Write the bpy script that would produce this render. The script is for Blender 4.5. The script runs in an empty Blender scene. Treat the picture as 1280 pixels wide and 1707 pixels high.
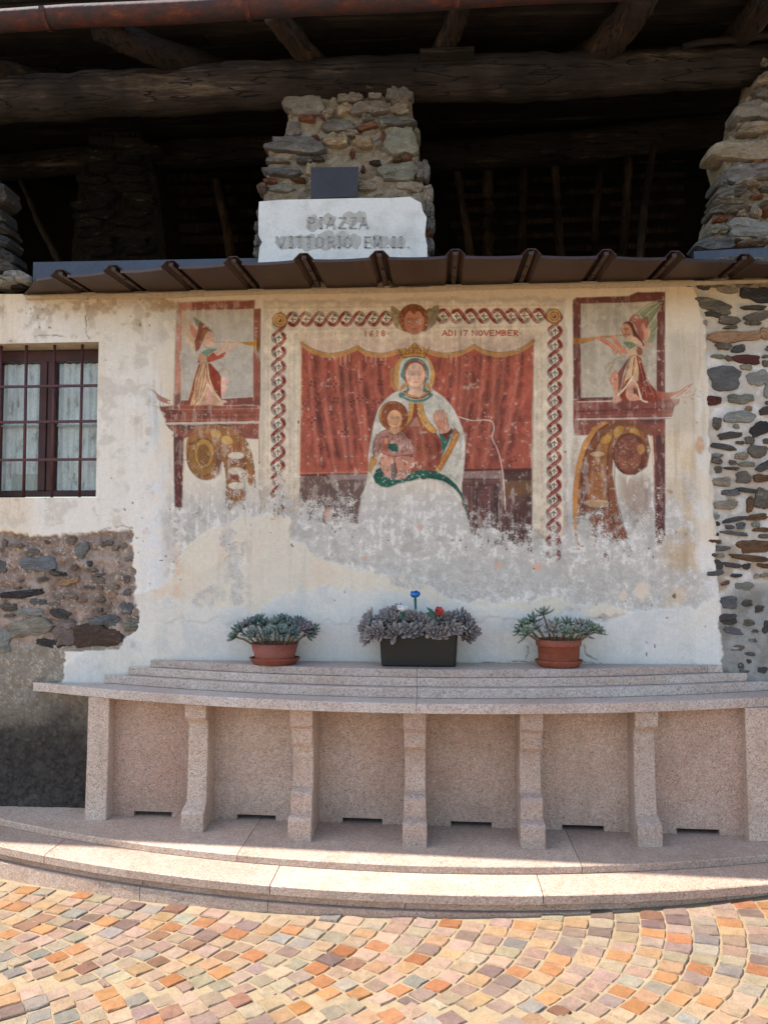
import bpy, bmesh, math, random
import numpy as np
from mathutils import Vector, Matrix, Euler

# ------------------------------------------------------------------ camera, sky, sun, exposure
D, H, YAW, PITCH, FPX = 4.2, 1.475, math.radians(3.8), math.radians(3.0), 1330.0      # metres in front of the wall, eye height, yaw to the left, tilt up, focal length in photo pixels
SC = bpy.context.scene
COL = SC.collection
cam_data = bpy.data.cameras.new('camera')
cam_data.sensor_fit = 'VERTICAL'; cam_data.sensor_height = 24.0
cam_data.lens = 24.0 * FPX / 1707.0
cam_data.clip_start = 0.05; cam_data.clip_end = 2000.0
cam = bpy.data.objects.new('camera', cam_data); COL.objects.link(cam)
cam.location = (0, -D, H); cam.rotation_euler = (math.radians(90) + PITCH, 0, YAW)
SC.camera = cam

LIGHT = Vector((0.62, -0.015, -1.0)).normalized()             # the way sunlight travels: from the left, almost along the wall
SUN_EL = math.asin(-LIGHT.z)
w = bpy.data.worlds.new('World'); SC.world = w; w.use_nodes = True
nt = w.node_tree; nt.nodes.clear()
sky = nt.nodes.new('ShaderNodeTexSky'); sky.sky_type = 'NISHITA'; sky.sun_disc = False
sky.sun_elevation = SUN_EL; sky.sun_rotation = math.atan2(-LIGHT.x, -LIGHT.y)
sky.air_density = 1.2; sky.dust_density = 1.6; sky.ozone_density = 1.0
bg = nt.nodes.new('ShaderNodeBackground'); bg.inputs['Strength'].default_value = 0.13
wo = nt.nodes.new('ShaderNodeOutputWorld')
nt.links.new(sky.outputs[0], bg.inputs[0]); nt.links.new(bg.outputs[0], wo.inputs[0])
sd = bpy.data.lights.new('sun', 'SUN'); sd.energy = 3.8; sd.angle = math.radians(0.55); sd.color = (1.0, 0.95, 0.88)
sun = bpy.data.objects.new('sun', sd); COL.objects.link(sun)
sun.rotation_euler = LIGHT.to_track_quat('-Z', 'Y').to_euler(); sun.location = (-3, -3, 8)
SC.view_settings.view_transform = 'Standard'; SC.view_settings.look = 'None'
SC.view_settings.gamma = 1.0; SC.view_settings.exposure = 1.5
SC.render.engine = 'CYCLES'
SC.cycles.max_bounces = 8; SC.cycles.diffuse_bounces = 5
SC.cycles.use_adaptive_sampling = True; SC.cycles.adaptive_threshold = 0.02
try:
    SC.cycles.use_denoising = True
except Exception:
    pass

# ------------------------------------------------------------------ pixel -> place helpers
_c, _s, _cp, _sp = math.cos(YAW), math.sin(YAW), math.cos(PITCH), math.sin(PITCH)
def ray(u, v):
    a = (u - 640.0) / FPX; b = (853.5 - v) / FPX
    return -_s * _cp + a * _c + b * _s * _sp, _c * _cp + a * _s - b * _c * _sp, _sp + b * _cp
def at(u, v, y=0.0):                   # the point of pixel (u, v) on the upright plane y
    dx, dy, dz = ray(u, v); t = (D + y) / dy
    return Vector((t * dx, y, H + t * dz))
def on_z(u, v, z):                     # the point of pixel (u, v) on the level z
    dx, dy, dz = ray(u, v); t = (z - H) / dz
    return Vector((t * dx, -D + t * dy, z))
def to_px(x, y, z):                    # where a point falls in the photograph (numbers or arrays)
    y = y + D; z = z - H
    f = -_s * _cp * x + _c * _cp * y + _sp * z
    return 640 + FPX * (_c * x + _s * y) / f, 853.5 - FPX * (_s * _sp * x - _c * _sp * y + _cp * z) / f, f
def in_view(p, m=0):
    u, v, f = to_px(p[0], p[1], p[2])
    return f > 0.1 and -m < u < 1280 + m and -m < v < 1707 + m
# ------------------------------------------------------------------ the wall as a field of colour and relief (numpy, wall metres)
HG = 0.003                                       # cell size
WX0, WX1, WZ0, WZ1 = -2.88, 2.52, -0.09, 2.910
NX = int(round((WX1 - WX0) / HG)) + 1; NZ = int(round((WZ1 - WZ0) / HG)) + 1
def gpt(u, v):                                   # photo pixel -> cell coordinates (column, row from the top)
    dx, dy, dz = ray(u, v); t = D / dy
    return (t * dx - WX0) / HG, (WZ1 - (H + t * dz)) / HG
_gx = WX0 + HG * np.arange(NX); _gz = WZ1 - HG * np.arange(NZ)
_XX, _ZZ = np.meshgrid(_gx.astype(np.float32), _gz.astype(np.float32))
UU, VV, _f = to_px(_XX, np.float32(0), _ZZ)           # photo pixel of every cell
UU = UU.astype(np.float32); VV = VV.astype(np.float32)

def vnoise(shape, cell, seed, ax=1.0, ay=1.0):   # smooth value noise 0..1, cell in grid cells
    r = np.random.RandomState(seed)
    cx, cy = max(cell * ax, 1.0), max(cell * ay, 1.0)
    gw, gh = int(shape[1] / cx) + 3, int(shape[0] / cy) + 3
    g = r.rand(gh, gw).astype(np.float32)
    x = np.arange(shape[1]) / cx; y = np.arange(shape[0]) / cy
    xi = x.astype(int); yi = y.astype(int); fx = x - xi; fy = y - yi
    fx = (fx * fx * (3 - 2 * fx)).astype(np.float32); fy = (fy * fy * (3 - 2 * fy)).astype(np.float32)
    top = g[yi][:, xi] * (1 - fx) + g[yi][:, xi + 1] * fx
    bot = g[yi + 1][:, xi] * (1 - fx) + g[yi + 1][:, xi + 1] * fx
    return top * (1 - fy)[:, None] + bot * fy[:, None]
def fbm(shape, cell, seed, oct=4, gain=0.5, ax=1.0, ay=1.0):
    o = np.zeros(shape, np.float32); a = 1.0; s = 0.0
    for k in range(oct):
        o += a * vnoise(shape, cell / 2 ** k, seed + 17 * k, ax, ay); s += a; a *= gain
        if cell / 2 ** (k + 1) < 1.0: break
    return o / s
def sstep(a, b, x):
    t = np.clip((x - a) / (b - a), 0, 1); return t * t * (3 - 2 * t)
def lin(c):
    c = np.asarray(c, np.float32) / 255.0
    return np.where(c <= 0.04045, c / 12.92, ((c + 0.055) / 1.055) ** 2.4).astype(np.float32)
SH = (NZ, NX)
N_big = fbm(SH, 160, 1, 5); N_mid = fbm(SH, 40, 2, 5, 0.6); N_fin = fbm(SH, 10, 3, 3, 0.7); N_pix = np.random.RandomState(5).rand(*SH).astype(np.float32)
N_str = fbm(SH, 14, 7, 3, 0.6, 0.5, 3.0)         # upright streaks
N_wob1 = fbm(SH, 22, 8, 4, 0.55); N_wob2 = fbm(SH, 22, 9, 4, 0.55)

class Canvas:
    def __init__(s):
        s.c = np.zeros((NZ, NX, 3), np.float32); s.a = np.zeros(SH, np.float32)
    def blend(s, sl, m, col):
        m = m[..., None]
        s.c[sl] = s.c[sl] * (1 - m) + lin(col) * m
        s.a[sl] = np.maximum(s.a[sl], m[..., 0])
CV = Canvas()
MAPS = [lambda p: p]
def tr(pts): return np.array([gpt(*MAPS[-1](p)) for p in pts], np.float64)
def catmull(P, closed, n=6):
    P = np.asarray(P, float); k = len(P); out = []
    rng = range(k) if closed else range(k - 1)
    for i in rng:
        if closed: p0, p1, p2, p3 = P[(i - 1) % k], P[i], P[(i + 1) % k], P[(i + 2) % k]
        else: p0, p1, p2, p3 = P[max(i - 1, 0)], P[i], P[i + 1], P[min(i + 2, k - 1)]
        for j in range(n):
            t = j / n
            out.append(0.5 * (2 * p1 + (p2 - p0) * t + (2 * p0 - 5 * p1 + 4 * p2 - p3) * t * t + (3 * p1 - p0 - 3 * p2 + p3) * t ** 3))
    if not closed: out.append(P[-1])
    return np.array(out)
def _box(P, pad):
    x0 = max(int(P[:, 0].min() - pad), 0); x1 = min(int(P[:, 0].max() + pad) + 2, NX)
    y0 = max(int(P[:, 1].min() - pad), 0); y1 = min(int(P[:, 1].max() + pad) + 2, NZ)
    return x0, x1, y0, y1
def _dist(P, closed, X, Y, inside):
    d2 = np.full(X.shape, 1e9, np.float32); ins = np.zeros(X.shape, bool)
    k = len(P)
    for i in range(k if closed else k - 1):
        ax, ay = P[i]; bx, by = P[(i + 1) % k]
        ex, ey = bx - ax, by - ay; L = ex * ex + ey * ey + 1e-9
        t = np.clip(((X - ax) * ex + (Y - ay) * ey) / L, 0, 1)
        d2 = np.minimum(d2, (X - ax - t * ex) ** 2 + (Y - ay - t * ey) ** 2)
        if inside and ay != by:
            cr = ((ay > Y) != (by > Y)) & (X < (bx - ax) * (Y - ay) / (by - ay) + ax)
            ins ^= cr
    return np.sqrt(d2), ins
def mask_poly(pts, smooth=False, soft=0.8, wob=0.0):
    P = tr(pts)
    if smooth: P = catmull(P, True)
    x0, x1, y0, y1 = _box(P, soft + wob + 2)
    if x1 <= x0 or y1 <= y0: return None
    X, Y = np.meshgrid(np.arange(x0, x1, dtype=np.float32), np.arange(y0, y1, dtype=np.float32))
    sl = (slice(y0, y1), slice(x0, x1))
    if wob:
        X = X + (N_wob1[sl] - 0.5) * 2 * wob; Y = Y + (N_wob2[sl] - 0.5) * 2 * wob
    d, ins = _dist(P, True, X, Y, True)
    sd_ = np.where(ins, -d, d)
    return sl, np.clip(0.5 - sd_ / (2 * soft), 0, 1)
def poly(pts, col, a=1.0, smooth=False, soft=0.8, wob=0.0, tex=0.0):
    r = mask_poly(pts, smooth, soft, wob)
    if r is None: return
    sl, m = r
    if tex: m = m * (1 - np.minimum(1, tex * 2.2) * sstep(.52, .66, N_str[sl] * .6 + N_fin[sl] * .4))
    CV.blend(sl, m * a, col)
def line(pts, wid, col, a=1.0, smooth=True, soft=0.7, tex=0.0, closed=False):      # wid in photo pixels
    P = tr(pts)
    if smooth and len(P) > 2: P = catmull(P, closed)
    r = wid * 0.5 * D / FPX / HG
    x0, x1, y0, y1 = _box(P, r + soft + 2)
    if x1 <= x0 or y1 <= y0: return
    X, Y = np.meshgrid(np.arange(x0, x1, dtype=np.float32), np.arange(y0, y1, dtype=np.float32))
    sl = (slice(y0, y1), slice(x0, x1))
    d, _ = _dist(P, closed, X, Y, False)
    m = np.clip(0.5 - (d - r) / (2 * soft), 0, 1)
    if tex: m = m * (1 - np.minimum(1, tex * 1.6) * sstep(.48, .66, N_fin[sl]))
    CV.blend(sl, m * a, col)
def ring(cx, cy, rx, ry, n=18, rot=0.0):
    return [(cx + rx * math.cos(t) * math.cos(rot) - ry * math.sin(t) * math.sin(rot),
             cy + rx * math.cos(t) * math.sin(rot) + ry * math.sin(t) * math.cos(rot)) for t in [2 * math.pi * k / n for k in range(n)]]
def ell(cx, cy, rx, ry, col, a=1.0, rot=0.0, soft=0.8, wob=0.0, tex=0.0):
    poly(ring(cx, cy, rx, ry, 18, rot), col, a, False, soft, wob, tex)

# ---- colours of the painting
CREAM = (236, 218, 190); RED = (166, 78, 58); DRED = (108, 46, 42); LRED = (192, 114, 94)
GOLD = (196, 146, 74); DGOLD = (140, 92, 44); BROWN = (92, 50, 42); GREEN = (58, 98, 86); GREY = (176, 168, 155)
FLESH = (224, 184, 156); MANT = (204, 197, 181); INK = (96, 50, 40); MAROON = (86, 44, 44)
prnd = random.Random(4)

def braid(p0, p1, n, amp, rev):
    (x0, y0), (x1, y1) = p0, p1
    L = math.hypot(x1 - x0, y1 - y0); sp = L / n; tx, ty = (x1 - x0) / L, (y1 - y0) / L; nx, ny = -ty, tx
    q = lambda s, o: (x0 + tx * s + nx * o, y0 + ty * s + ny * o)
    for k in range(n):
        s = (k + 0.5) * sp
        ell(*q(s, 0), sp * 0.5 if abs(tx) > .5 else amp, amp if abs(tx) > .5 else sp * 0.5, (226, 216, 194), 0.95)
        g = prnd.choice([(66, 82, 60), (84, 96, 70), (120, 112, 70), (60, 74, 62)])
        line([q(s - sp * .25, 0), q(s + sp * .3, 0)], 1.0, g, .8)
        for o in (-1, 0, 1):
            line([q(s - sp * .08, 0), q(s - sp * .02 + (.2 if o == 0 else .05) * sp, o * amp * .42)], 2.3, g, .85)
    for k in range(n + 1):                        # grey band behind, red band across every crossing
        s = k * sp; r = 1 if rev else -1
        line([q(s - sp * .55, r * amp * .8), q(s - sp * .3, r * amp * .98), q(s, 0), q(s + sp * .3, -r * amp * .98), q(s + sp * .55, -r * amp * .8)][::1], 4.2, (150, 146, 134), .95, tex=.15)
        line([q(s - sp * .75, -r * amp * .62), q(s - sp * .45, -r * amp * .98), q(s - sp * .16, -r * amp * .5), q(s + sp * .16, r * amp * .5), q(s + sp * .45, r * amp * .98), q(s + sp * .75, r * amp * .62)], 6.4, (140, 54, 48), 1, tex=.10)
        line([q(s - sp * .3, -r * amp * .9), q(s, -r * 0.1 * amp), q(s + sp * .22, r * amp * .5)], 1.6, (200, 140, 120), .6)
        line([q(s - sp * .42, -r * amp * .8), q(s - sp * .1, -r * amp * .1 + 1.2), q(s + sp * .3, r * amp * .98)], 0.9, (96, 40, 40), .6)

def medallion(cx, cy, r=12.5):
    ell(cx, cy, r, r * 1.02, (150, 108, 60)); ell(cx - .5, cy - .5, r * .86, r * .86, (204, 160, 100)); ell(cx, cy, r * .62, r * .62, (150, 104, 62))
    ell(cx, cy, r * .48, r * .48, (206, 162, 110)); ell(cx, cy, r * .27, r * .27, (116, 64, 46)); ell(cx - 1, cy - 1, 1.4, 1.4, (226, 190, 150))
    line(ring(cx, cy, r, r), 1.0, (90, 56, 36), .8, closed=True)

GL = {'1': [[(.4, 0), (.4, 1)]], '6': [[(.8, .05), (.3, .3), (.1, .7), (.4, 1), (.75, .75), (.5, .5), (.15, .6)]], '8': [[(.5, .5), (.15, .25), (.5, 0), (.85, .25), (.5, .5), (.1, .75), (.5, 1), (.9, .75), (.5, .5)]],
      '7': [[(.05, .02), (.8, .02), (.35, 1)]], 'A': [[(0, 1), (.5, 0), (1, 1)], [(.2, .65), (.8, .65)]], 'D': [[(.1, 0), (.1, 1)], [(.1, 0), (.7, .15), (.85, .5), (.7, .85), (.1, 1)]],
      'I': [[(.5, 0), (.5, 1)]], 'N': [[(.05, 1), (.05, 0), (.95, 1), (.95, 0)]], 'O': [[(.5, 0), (.95, .5), (.5, 1), (.05, .5), (.5, 0)]], 'V': [[(0, 0), (.5, 1), (1, 0)]],
      'E': [[(.85, 0), (.1, 0), (.1, 1), (.85, 1)], [(.1, .5), (.7, .5)]], 'M': [[(.02, 1), (.12, 0), (.5, .7), (.88, 0), (.98, 1)]], 'B': [[(.1, 0), (.1, 1)], [(.1, 0), (.7, .1), (.75, .35), (.1, .5), (.8, .62), (.8, .9), (.1, 1)]],
      'R': [[(.1, 1), (.1, 0)], [(.1, 0), (.75, .1), (.75, .4), (.1, .52), (.85, 1)]], '.': [[(.2, .6), (.25, .62)]]}
def write(txt, x, y, hgt, wid, gap, col, lw):
    for ch in txt:
        if ch != ' ':
            wd = wid * (.45 if ch in '1I.' else 1.0)
            for stc in GL[ch]:
                line([(x + p[0] * wd, y + p[1] * hgt) for p in stc], lw, col, 1.0, smooth=ch in '68OD')
            x += wd + gap
        else: x += wid * .55

def face(cx, cy, rx, ry, col, ink=(120, 72, 56), tilt=0.0, gaze=0.0, cheek=(206, 140, 112)):
    ell(cx, cy, rx, ry, col); 
    ell(cx + rx * .55, cy + ry * .1, rx * .42, ry * .8, (198, 146, 116), .45, soft=3)
    for sx in (-1, 1): ell(cx + sx * rx * .5, cy + ry * .34, rx * .28, ry * .18, cheek, .5, soft=2)
    for sx in (-1, 1):
        ex, ey = cx + sx * rx * .36 + gaze, cy - ry * .05
        ell(ex, ey, rx * .21, ry * .075, (232, 214, 194)); ell(ex + rx * .03, ey, rx * .075, ry * .07, (124, 96, 80))
        line([(ex - rx * .23, ey + .3), (ex, ey - ry * .1), (ex + rx * .23, ey + .3)], .9, ink, .85)
        line([(ex - rx * .2, ey + ry * .05), (ex, ey + ry * .09), (ex + rx * .2, ey + ry * .05)], .6, ink, .5)
        line([(ex - rx * .27, ey - ry * .15), (ex, ey - ry * .25), (ex + rx * .27, ey - ry * .15)], .9, ink, .7)
    line([(cx - rx * .1 + gaze, cy - ry * .12), (cx - rx * .06 + gaze, cy + ry * .24), (cx - rx * .14 + gaze, cy + ry * .32), (cx + rx * .12 + gaze, cy + ry * .33)], .8, ink, .7)
    line([(cx - rx * .22, cy + ry * .54), (cx, cy + ry * .52), (cx + rx * .24, cy + ry * .54)], 1.3, (150, 74, 60), .85)
    line([(cx - rx * .1, cy + ry * .63), (cx + rx * .12, cy + ry * .63)], .9, (188, 128, 104), .6)
    line([(cx - rx * .96, cy + ry * .1), (cx - rx * .72, cy + ry * .68), (cx, cy + ry), (cx + rx * .72, cy + ry * .68), (cx + rx * .97, cy + ry * .1)], .9, ink, .55)

def paint_centre():
    # cream ground of the frame with its ruled lines
    poly([(440, 503), (940, 499), (942, 900), (436, 905)], CREAM, .8, soft=5, wob=6)
    for off, al, wd in ((0, .5, 2.2), (36, .55, 2.0), (44, .4, 1.5)):
        col = (198, 150, 122)
        line([(447 + off, 900 - off), (447 + off, 513 + off), (938 - off, 508 + off), (940 - off, 930 - off)], wd, col, al, smooth=False, tex=.35)
        line([(450 + off, 900 - off), (450 + off, 517 + off), (935 - off, 512 + off)], 1.2, (236, 222, 200), .5, smooth=False)
    poly([(496, 553), (896, 549), (896, 566), (496, 570)], (220, 192, 164), .7, soft=2, tex=.3)
    poly([(499, 566), (891, 562), (889, 592), (503, 594)], (206, 174, 150), .85, soft=1.5, tex=.25)
    braid((477, 532), (655, 531), 8, 10.5, False); braid((727, 527), (908, 526), 8, 10.5, True)
    braid((465, 551), (463, 860), 13, 10.0, True); braid((925, 540), (922, 960), 17.6 and 18, 10.0, True)
    medallion(466.5, 534); medallion(923.5, 527)
    # red curtain
    top = [(503, 571), (520, 582), (548, 590), (575, 586), (596, 577), (612, 587), (640, 590), (664, 584), (690, 584), (712, 583), (739, 590), (768, 586), (790, 575), (808, 585), (836, 589), (866, 582), (889, 567)]
    poly(top + [(887, 700), (885, 786), (830, 792), (640, 795), (500, 794), (501, 700)], RED, .97, soft=1.0, wob=1.0)
    for k in range(170):                                            # folds
        x = prnd.uniform(503, 888); y0 = prnd.uniform(586, 700); L = prnd.uniform(30, 110)
        lean = (-(x - 690) * .16) if x < 690 else (-(x - 690) * .22 - 14)
        lean *= L / 110
        c = prnd.choice([DRED, DRED, (140, 66, 56), LRED, (178, 98, 82), (108, 50, 48)])
        y1 = min(y0 + L, 786)
        if x + lean < 503 or x + lean > 886: continue
        line([(x, y0), (x + lean * .4, y0 + (y1 - y0) * .5), (x + lean, y1)], prnd.uniform(2, 8), c, prnd.uniform(.25, .62), soft=2.0, tex=.45)
    for x, d in ((516, 14), (536, 20), (560, 16), (574, 12), (598, 16), (622, 24), (760, -14), (782, -16), (806, -20), (838, -22), (862, -24), (826, -18), (770, -12)):
        line([(x, 594), (x + d * .2, 650), (x + d, 770)], 4.5, (200, 124, 104), .55, soft=2.5, tex=.5)
        line([(x + 9, 596), (x + 9 + d * .25, 660), (x + 9 + d, 778)], 7, (96, 42, 40), .62, soft=2.5, tex=.35)
    for (x, y) in ((598, 634), (560, 667), (600, 664), (627, 670), (521, 640), (556, 640), (634, 638), (632, 606), (640, 600), (855, 766), (588, 672), (575, 720), (536, 745), (520, 700)):
        for k in range(4):
            a = k * 1.57 + x
            ell(x + 4.2 * math.cos(a), y + 4.2 * math.sin(a), 2.1, 1.7, (62, 30, 32), prnd.uniform(.45, .9))
    for x in (568, 576, 583, 610, 619, 627, 635, 643, 752, 760):
        line([(x, 592), (x - .5, prnd.uniform(600, 610))], 1.1, (226, 190, 160), .7)
    # gilded hem of the curtain
    for seg in (top[0:5], top[4:9], top[9:13], top[12:17]):
        line([(p[0], p[1] + 1.5) for p in seg], 6.5, (186, 138, 72), .95, tex=.15)
        line([(p[0], p[1] - 1.5) for p in seg], 1.4, (112, 66, 40), .8)
        line([(p[0], p[1] + 5.6) for p in seg], 1.6, (206, 160, 116), .6)
        line([(p[0], p[1] - 7) for p in seg], 7, (176, 150, 136), .35, soft=3)
    line([(502, 572), (501, 690), (499, 790)], 1.8, (206, 150, 90), .7); line([(889, 568), (888, 690), (886, 880)], 1.8, (132, 66, 50), .7)
    line([(498, 570), (497, 690), (496, 880)], 2.2, (222, 196, 160), .6)
    # throne
    poly([(500, 790), (628, 790), (620, 905), (500, 905)], MAROON, .92, soft=1, wob=2, tex=.1)
    poly([(545, 791), (632, 790), (632, 798), (552, 800)], (150, 128, 120), .95, soft=1)
    line([(500, 789), (632, 786)], 2.0, (196, 130, 110), .6)
    poly([(766, 782), (886, 780), (886, 935), (776, 935)], MAROON, .95, soft=1, tex=.08)
    poly([(770, 786), (838, 784), (842, 790), (836, 798), (772, 797)], (156, 128, 118), .9)
    line([(770, 802), (836, 801)], 2.2, (120, 76, 70), .9); line([(772, 809), (832, 808)], 1.8, (64, 30, 32), .9)
    poly([(838, 802), (886, 800), (886, 826), (838, 828)], (116, 78, 42), .75, soft=2); poly([(844, 862), (886, 822), (886, 900), (840, 905)], (78, 44, 36), .8, soft=2)
    poly([(838, 783), (886, 782), (886, 800), (840, 802)], (70, 36, 34), .8)
    for x, c, wd in ((786, (150, 100, 92), 1.6), (794, (60, 30, 32), 3), (806, (112, 62, 58), 9), (816, (150, 96, 88), 1.8), (826, (56, 28, 30), 7)):
        line([(x, 812), (x, 935)], wd, c, .8, smooth=False)
    for _ in range(3):
        pass
    # the pale crack across the curtain
    line([(765, 695), (786, 701), (806, 700), (820, 703), (823, 716), (820, 730), (830, 752), (838, 790), (842, 850)], 1.5, (226, 206, 190), .9)
    for k in range(24):
        x = prnd.uniform(770, 835); y = prnd.uniform(690, 760); ell(x, y, prnd.uniform(.6, 1.8), prnd.uniform(.6, 1.4), (220, 180, 160), .6)

    # ---- mother and child; points read off an enlarged crop
    MAPS.append(lambda p: (590 + p[0] / 6.095, 560 + p[1] / 6.095))
    ell(612, 400, 208, 245, (204, 158, 92), .95)
    for k in range(30):
        a = math.pi * (.62 + .7 * k / 30); line([(612 + 200 * math.cos(a), 400 - 236 * math.sin(a)), (612 + 240 * math.cos(a), 400 - 275 * math.sin(a))], 1.0, (196, 150, 90), .6)
    for k in range(16):
        a = math.pi * (.95 + .32 * k / 16); line([(612 + 200 * math.cos(a), 400 - 236 * math.sin(a)), (612 + 246 * math.cos(a), 400 - 285 * math.sin(a))], 1.1, (204, 160, 100), .7)
    mant = [(455, 560), (395, 580), (320, 640), (245, 740), (200, 880), (172, 1040), (150, 1180), (143, 1320), (140, 1420), (110, 1560), (60, 1640), (1100, 1640), (1095, 1500), (1112, 1400), (1128, 1240), (1128, 1100), (1105, 950), (1060, 830), (990, 710), (910, 620), (815, 556), (640, 540)]
    poly(mant, MANT, 1, soft=.9, wob=.6)
    line(mant[0:9], 1.0, (150, 118, 100), .6); line(mant[12:21], 1.0, (150, 110, 96), .5)
    for pts in ([(300, 700), (240, 900), (220, 1100)], [(960, 760), (1020, 1000), (1050, 1300)], [(760, 620), (860, 700), (960, 860)], [(1090, 1000), (1060, 1250), (990, 1420)], [(350, 660), (290, 780), (250, 1000)]):
        line(pts, 6, (174, 168, 156), .55, soft=3, tex=.4); line([(p[0] + 34, p[1]) for p in pts], 5, (224, 216, 200), .5, soft=3, tex=.4)
    # robe
    poly([(560, 690), (640, 680), (690, 830), (820, 960), (890, 1060), (905, 1200), (850, 1380), (640, 1390), (430, 1400), (380, 1200), (430, 980), (560, 860)], (150, 84, 66), 1, soft=1.2, wob=1)
    for pts, c in (([(620, 960), (612, 1150), (600, 1330)], (190, 130, 108)), ([(720, 1000), (770, 1150), (780, 1340)], (112, 58, 50)), ([(560, 1000), (540, 1150), (560, 1300)], (108, 58, 50)), ([(660, 900), (700, 1060), (720, 1300)], (182, 116, 94)), ([(830, 1040), (860, 1150), (830, 1350)], (104, 54, 50)), ([(600, 860), (560, 960), (500, 1020)], (110, 60, 52))):
        line(pts, 5, c, .6, soft=2.4, tex=.4)
    poly([(625, 800), (655, 870), (665, 915), (570, 920), (590, 870)], (196, 150, 132), .7, soft=2)
    poly([(608, 670), (648, 670), (668, 830), (640, 820), (600, 860), (600, 800)], (140, 72, 60), .9)
    gl = [(562, 672), (612, 676), (600, 780), (575, 860), (520, 920), (470, 960), (480, 900), (530, 850), (556, 770)]
    gr = [(640, 676), (692, 672), (712, 770), (760, 870), (836, 960), (806, 992), (740, 950), (680, 880), (650, 790)]
    for g in (gl, gr):
        poly(g, (200, 150, 82), 1, True); line(g, .9, (110, 66, 40), .8, closed=True)
    for k in range(70):
        g = prnd.choice([gl, gr]); p = prnd.choice(g); q = prnd.choice(g)
        if abs(p[1] - q[1]) > 150: continue
        t = prnd.uniform(.25, .75); x = p[0] + (q[0] - p[0]) * t; y = p[1] + (q[1] - p[1]) * t
        line([(x, y), (x + prnd.uniform(-12, 12), y + prnd.uniform(-12, 12))], .9, (124, 76, 44), .8)
    poly([(500, 640), (640, 655), (760, 620), (792, 560), (800, 640), (700, 680), (560, 680), (470, 620)], (196, 196, 182), .9, soft=2)
    # veil, hair, face
    poly([(620, 212), (500, 240), (462, 330), (458, 460), (452, 560), (470, 640), (540, 600), (545, 420), (560, 300), (640, 250), (720, 320), (735, 440), (720, 560), (790, 600), (800, 560), (770, 470), (775, 350), (735, 240)], (190, 192, 178), .97, True, soft=1)
    poly([(610, 224), (530, 262), (478, 370), (474, 410), (520, 470), (535, 540), (470, 575), (452, 600), (480, 630), (560, 560), (545, 470), (516, 410), (530, 320), (610, 262), (690, 300), (715, 380), (700, 500), (690, 560), (770, 612), (792, 590), (740, 540), (722, 500), (760, 400), (748, 320), (690, 244)], (88, 122, 112), 1, True, soft=1)
    poly([(612, 248), (540, 280), (514, 370), (510, 430), (540, 480), (545, 400), (575, 300), (620, 275), (680, 300), (710, 390), (700, 480), (730, 420), (728, 340), (690, 268)], (158, 84, 60), 1, True, soft=1)
    poly([(560, 480), (690, 480), (700, 560), (740, 585), (640, 625), (540, 592), (566, 550)], FLESH, 1, True); poly([(565, 500), (680, 510), (690, 550), (620, 545), (570, 545)], (194, 140, 112), .55, soft=3)
    face(622, 400, 98, 128, (226, 186, 160), cheek=(212, 146, 120))
    poly([(524, 470), (556, 480), (520, 530), (462, 570), (458, 540), (490, 500)], (192, 136, 76), .95); poly([(738, 470), (768, 490), (790, 560), (775, 570), (735, 520), (715, 540)], (192, 136, 76), .95)
    line([(510, 572), (560, 612), (640, 630), (710, 612), (756, 570)], 4.6, (134, 74, 46), 1); line([(514, 578), (560, 610), (640, 622), (706, 606), (750, 574)], 1.5, (226, 176, 116), .9)
    line([(480, 610), (560, 650), (640, 664), (720, 648), (790, 600)], 4.5, (92, 124, 112), .9)
    # crown
    poly([(452, 130), (500, 150), (520, 110), (545, 140), (580, 95), (618, 70), (655, 95), (690, 140), (712, 110), (725, 150), (764, 112), (716, 222), (610, 205), (500, 224)], (196, 142, 76), 1)
    line([(452, 130), (500, 224), (610, 206), (716, 222), (764, 112)], 1.6, INK, .9, smooth=False)
    line([(490, 190), (610, 172), (730, 184)], 1.0, INK, .8); line(ring(618, 100, 26, 26), 1.0, INK, .9, closed=True)
    for x in (520, 560, 590, 640, 670, 712): line([(x, 180), (x + 6, 140), (x - 8, 120)], 1.2, INK, .85)
    for x in (545, 612, 680): ell(x, 150, 9, 9, INK, .8)
    line([(612, 50), (600, 36), (624, 32), (632, 46)], 1.1, (170, 96, 70), .8)
    # raised hand, sleeve, gilded cuff
    poly([(860, 985), (950, 1010), (985, 930), (1010, 960), (960, 1090), (905, 1200), (885, 1080)], GREEN, 1, soft=.9)
    poly([(885, 985), (970, 955), (1000, 960), (945, 1060), (900, 1010)], (104, 52, 44), 1)
    poly([(820, 860), (850, 960), (890, 990), (955, 975), (968, 930), (945, 850), (900, 830), (850, 830)], (206, 150, 122), 1, True)
    for (x0, y0, x1, y1) in ((826, 880, 818, 800), (850, 860, 838, 768), (876, 856, 870, 764), (902, 856, 905, 768), (928, 872, 936, 794)):
        line([(x0, y0), ((x0 + x1) / 2 - 3, (y0 + y1) / 2), (x1, y1)], 4.6, (126, 70, 54), .9); line([(x0, y0), ((x0 + x1) / 2 - 3, (y0 + y1) / 2), (x1, y1)], 3.5, (214, 160, 132), 1)
    line([(840, 900), (870, 940), (862, 985)], 1, (140, 84, 66), .7); line([(890, 870), (885, 900)], 1, (140, 84, 66), .6); line([(968, 930), (945, 850)], 1, (120, 66, 52), .7)
    cuff = [(1018, 935), (1072, 990), (1052, 1060), (985, 1190), (880, 1375), (812, 1372), (880, 1270), (960, 1120), (1002, 1010)]
    poly(cuff, (186, 124, 62), 1); line(cuff, 1.0, (112, 62, 36), .8, smooth=False, closed=True); line([(1036, 975), (985, 1120), (880, 1300), (850, 1368)], 1.0, (222, 176, 112), .7)
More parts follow.
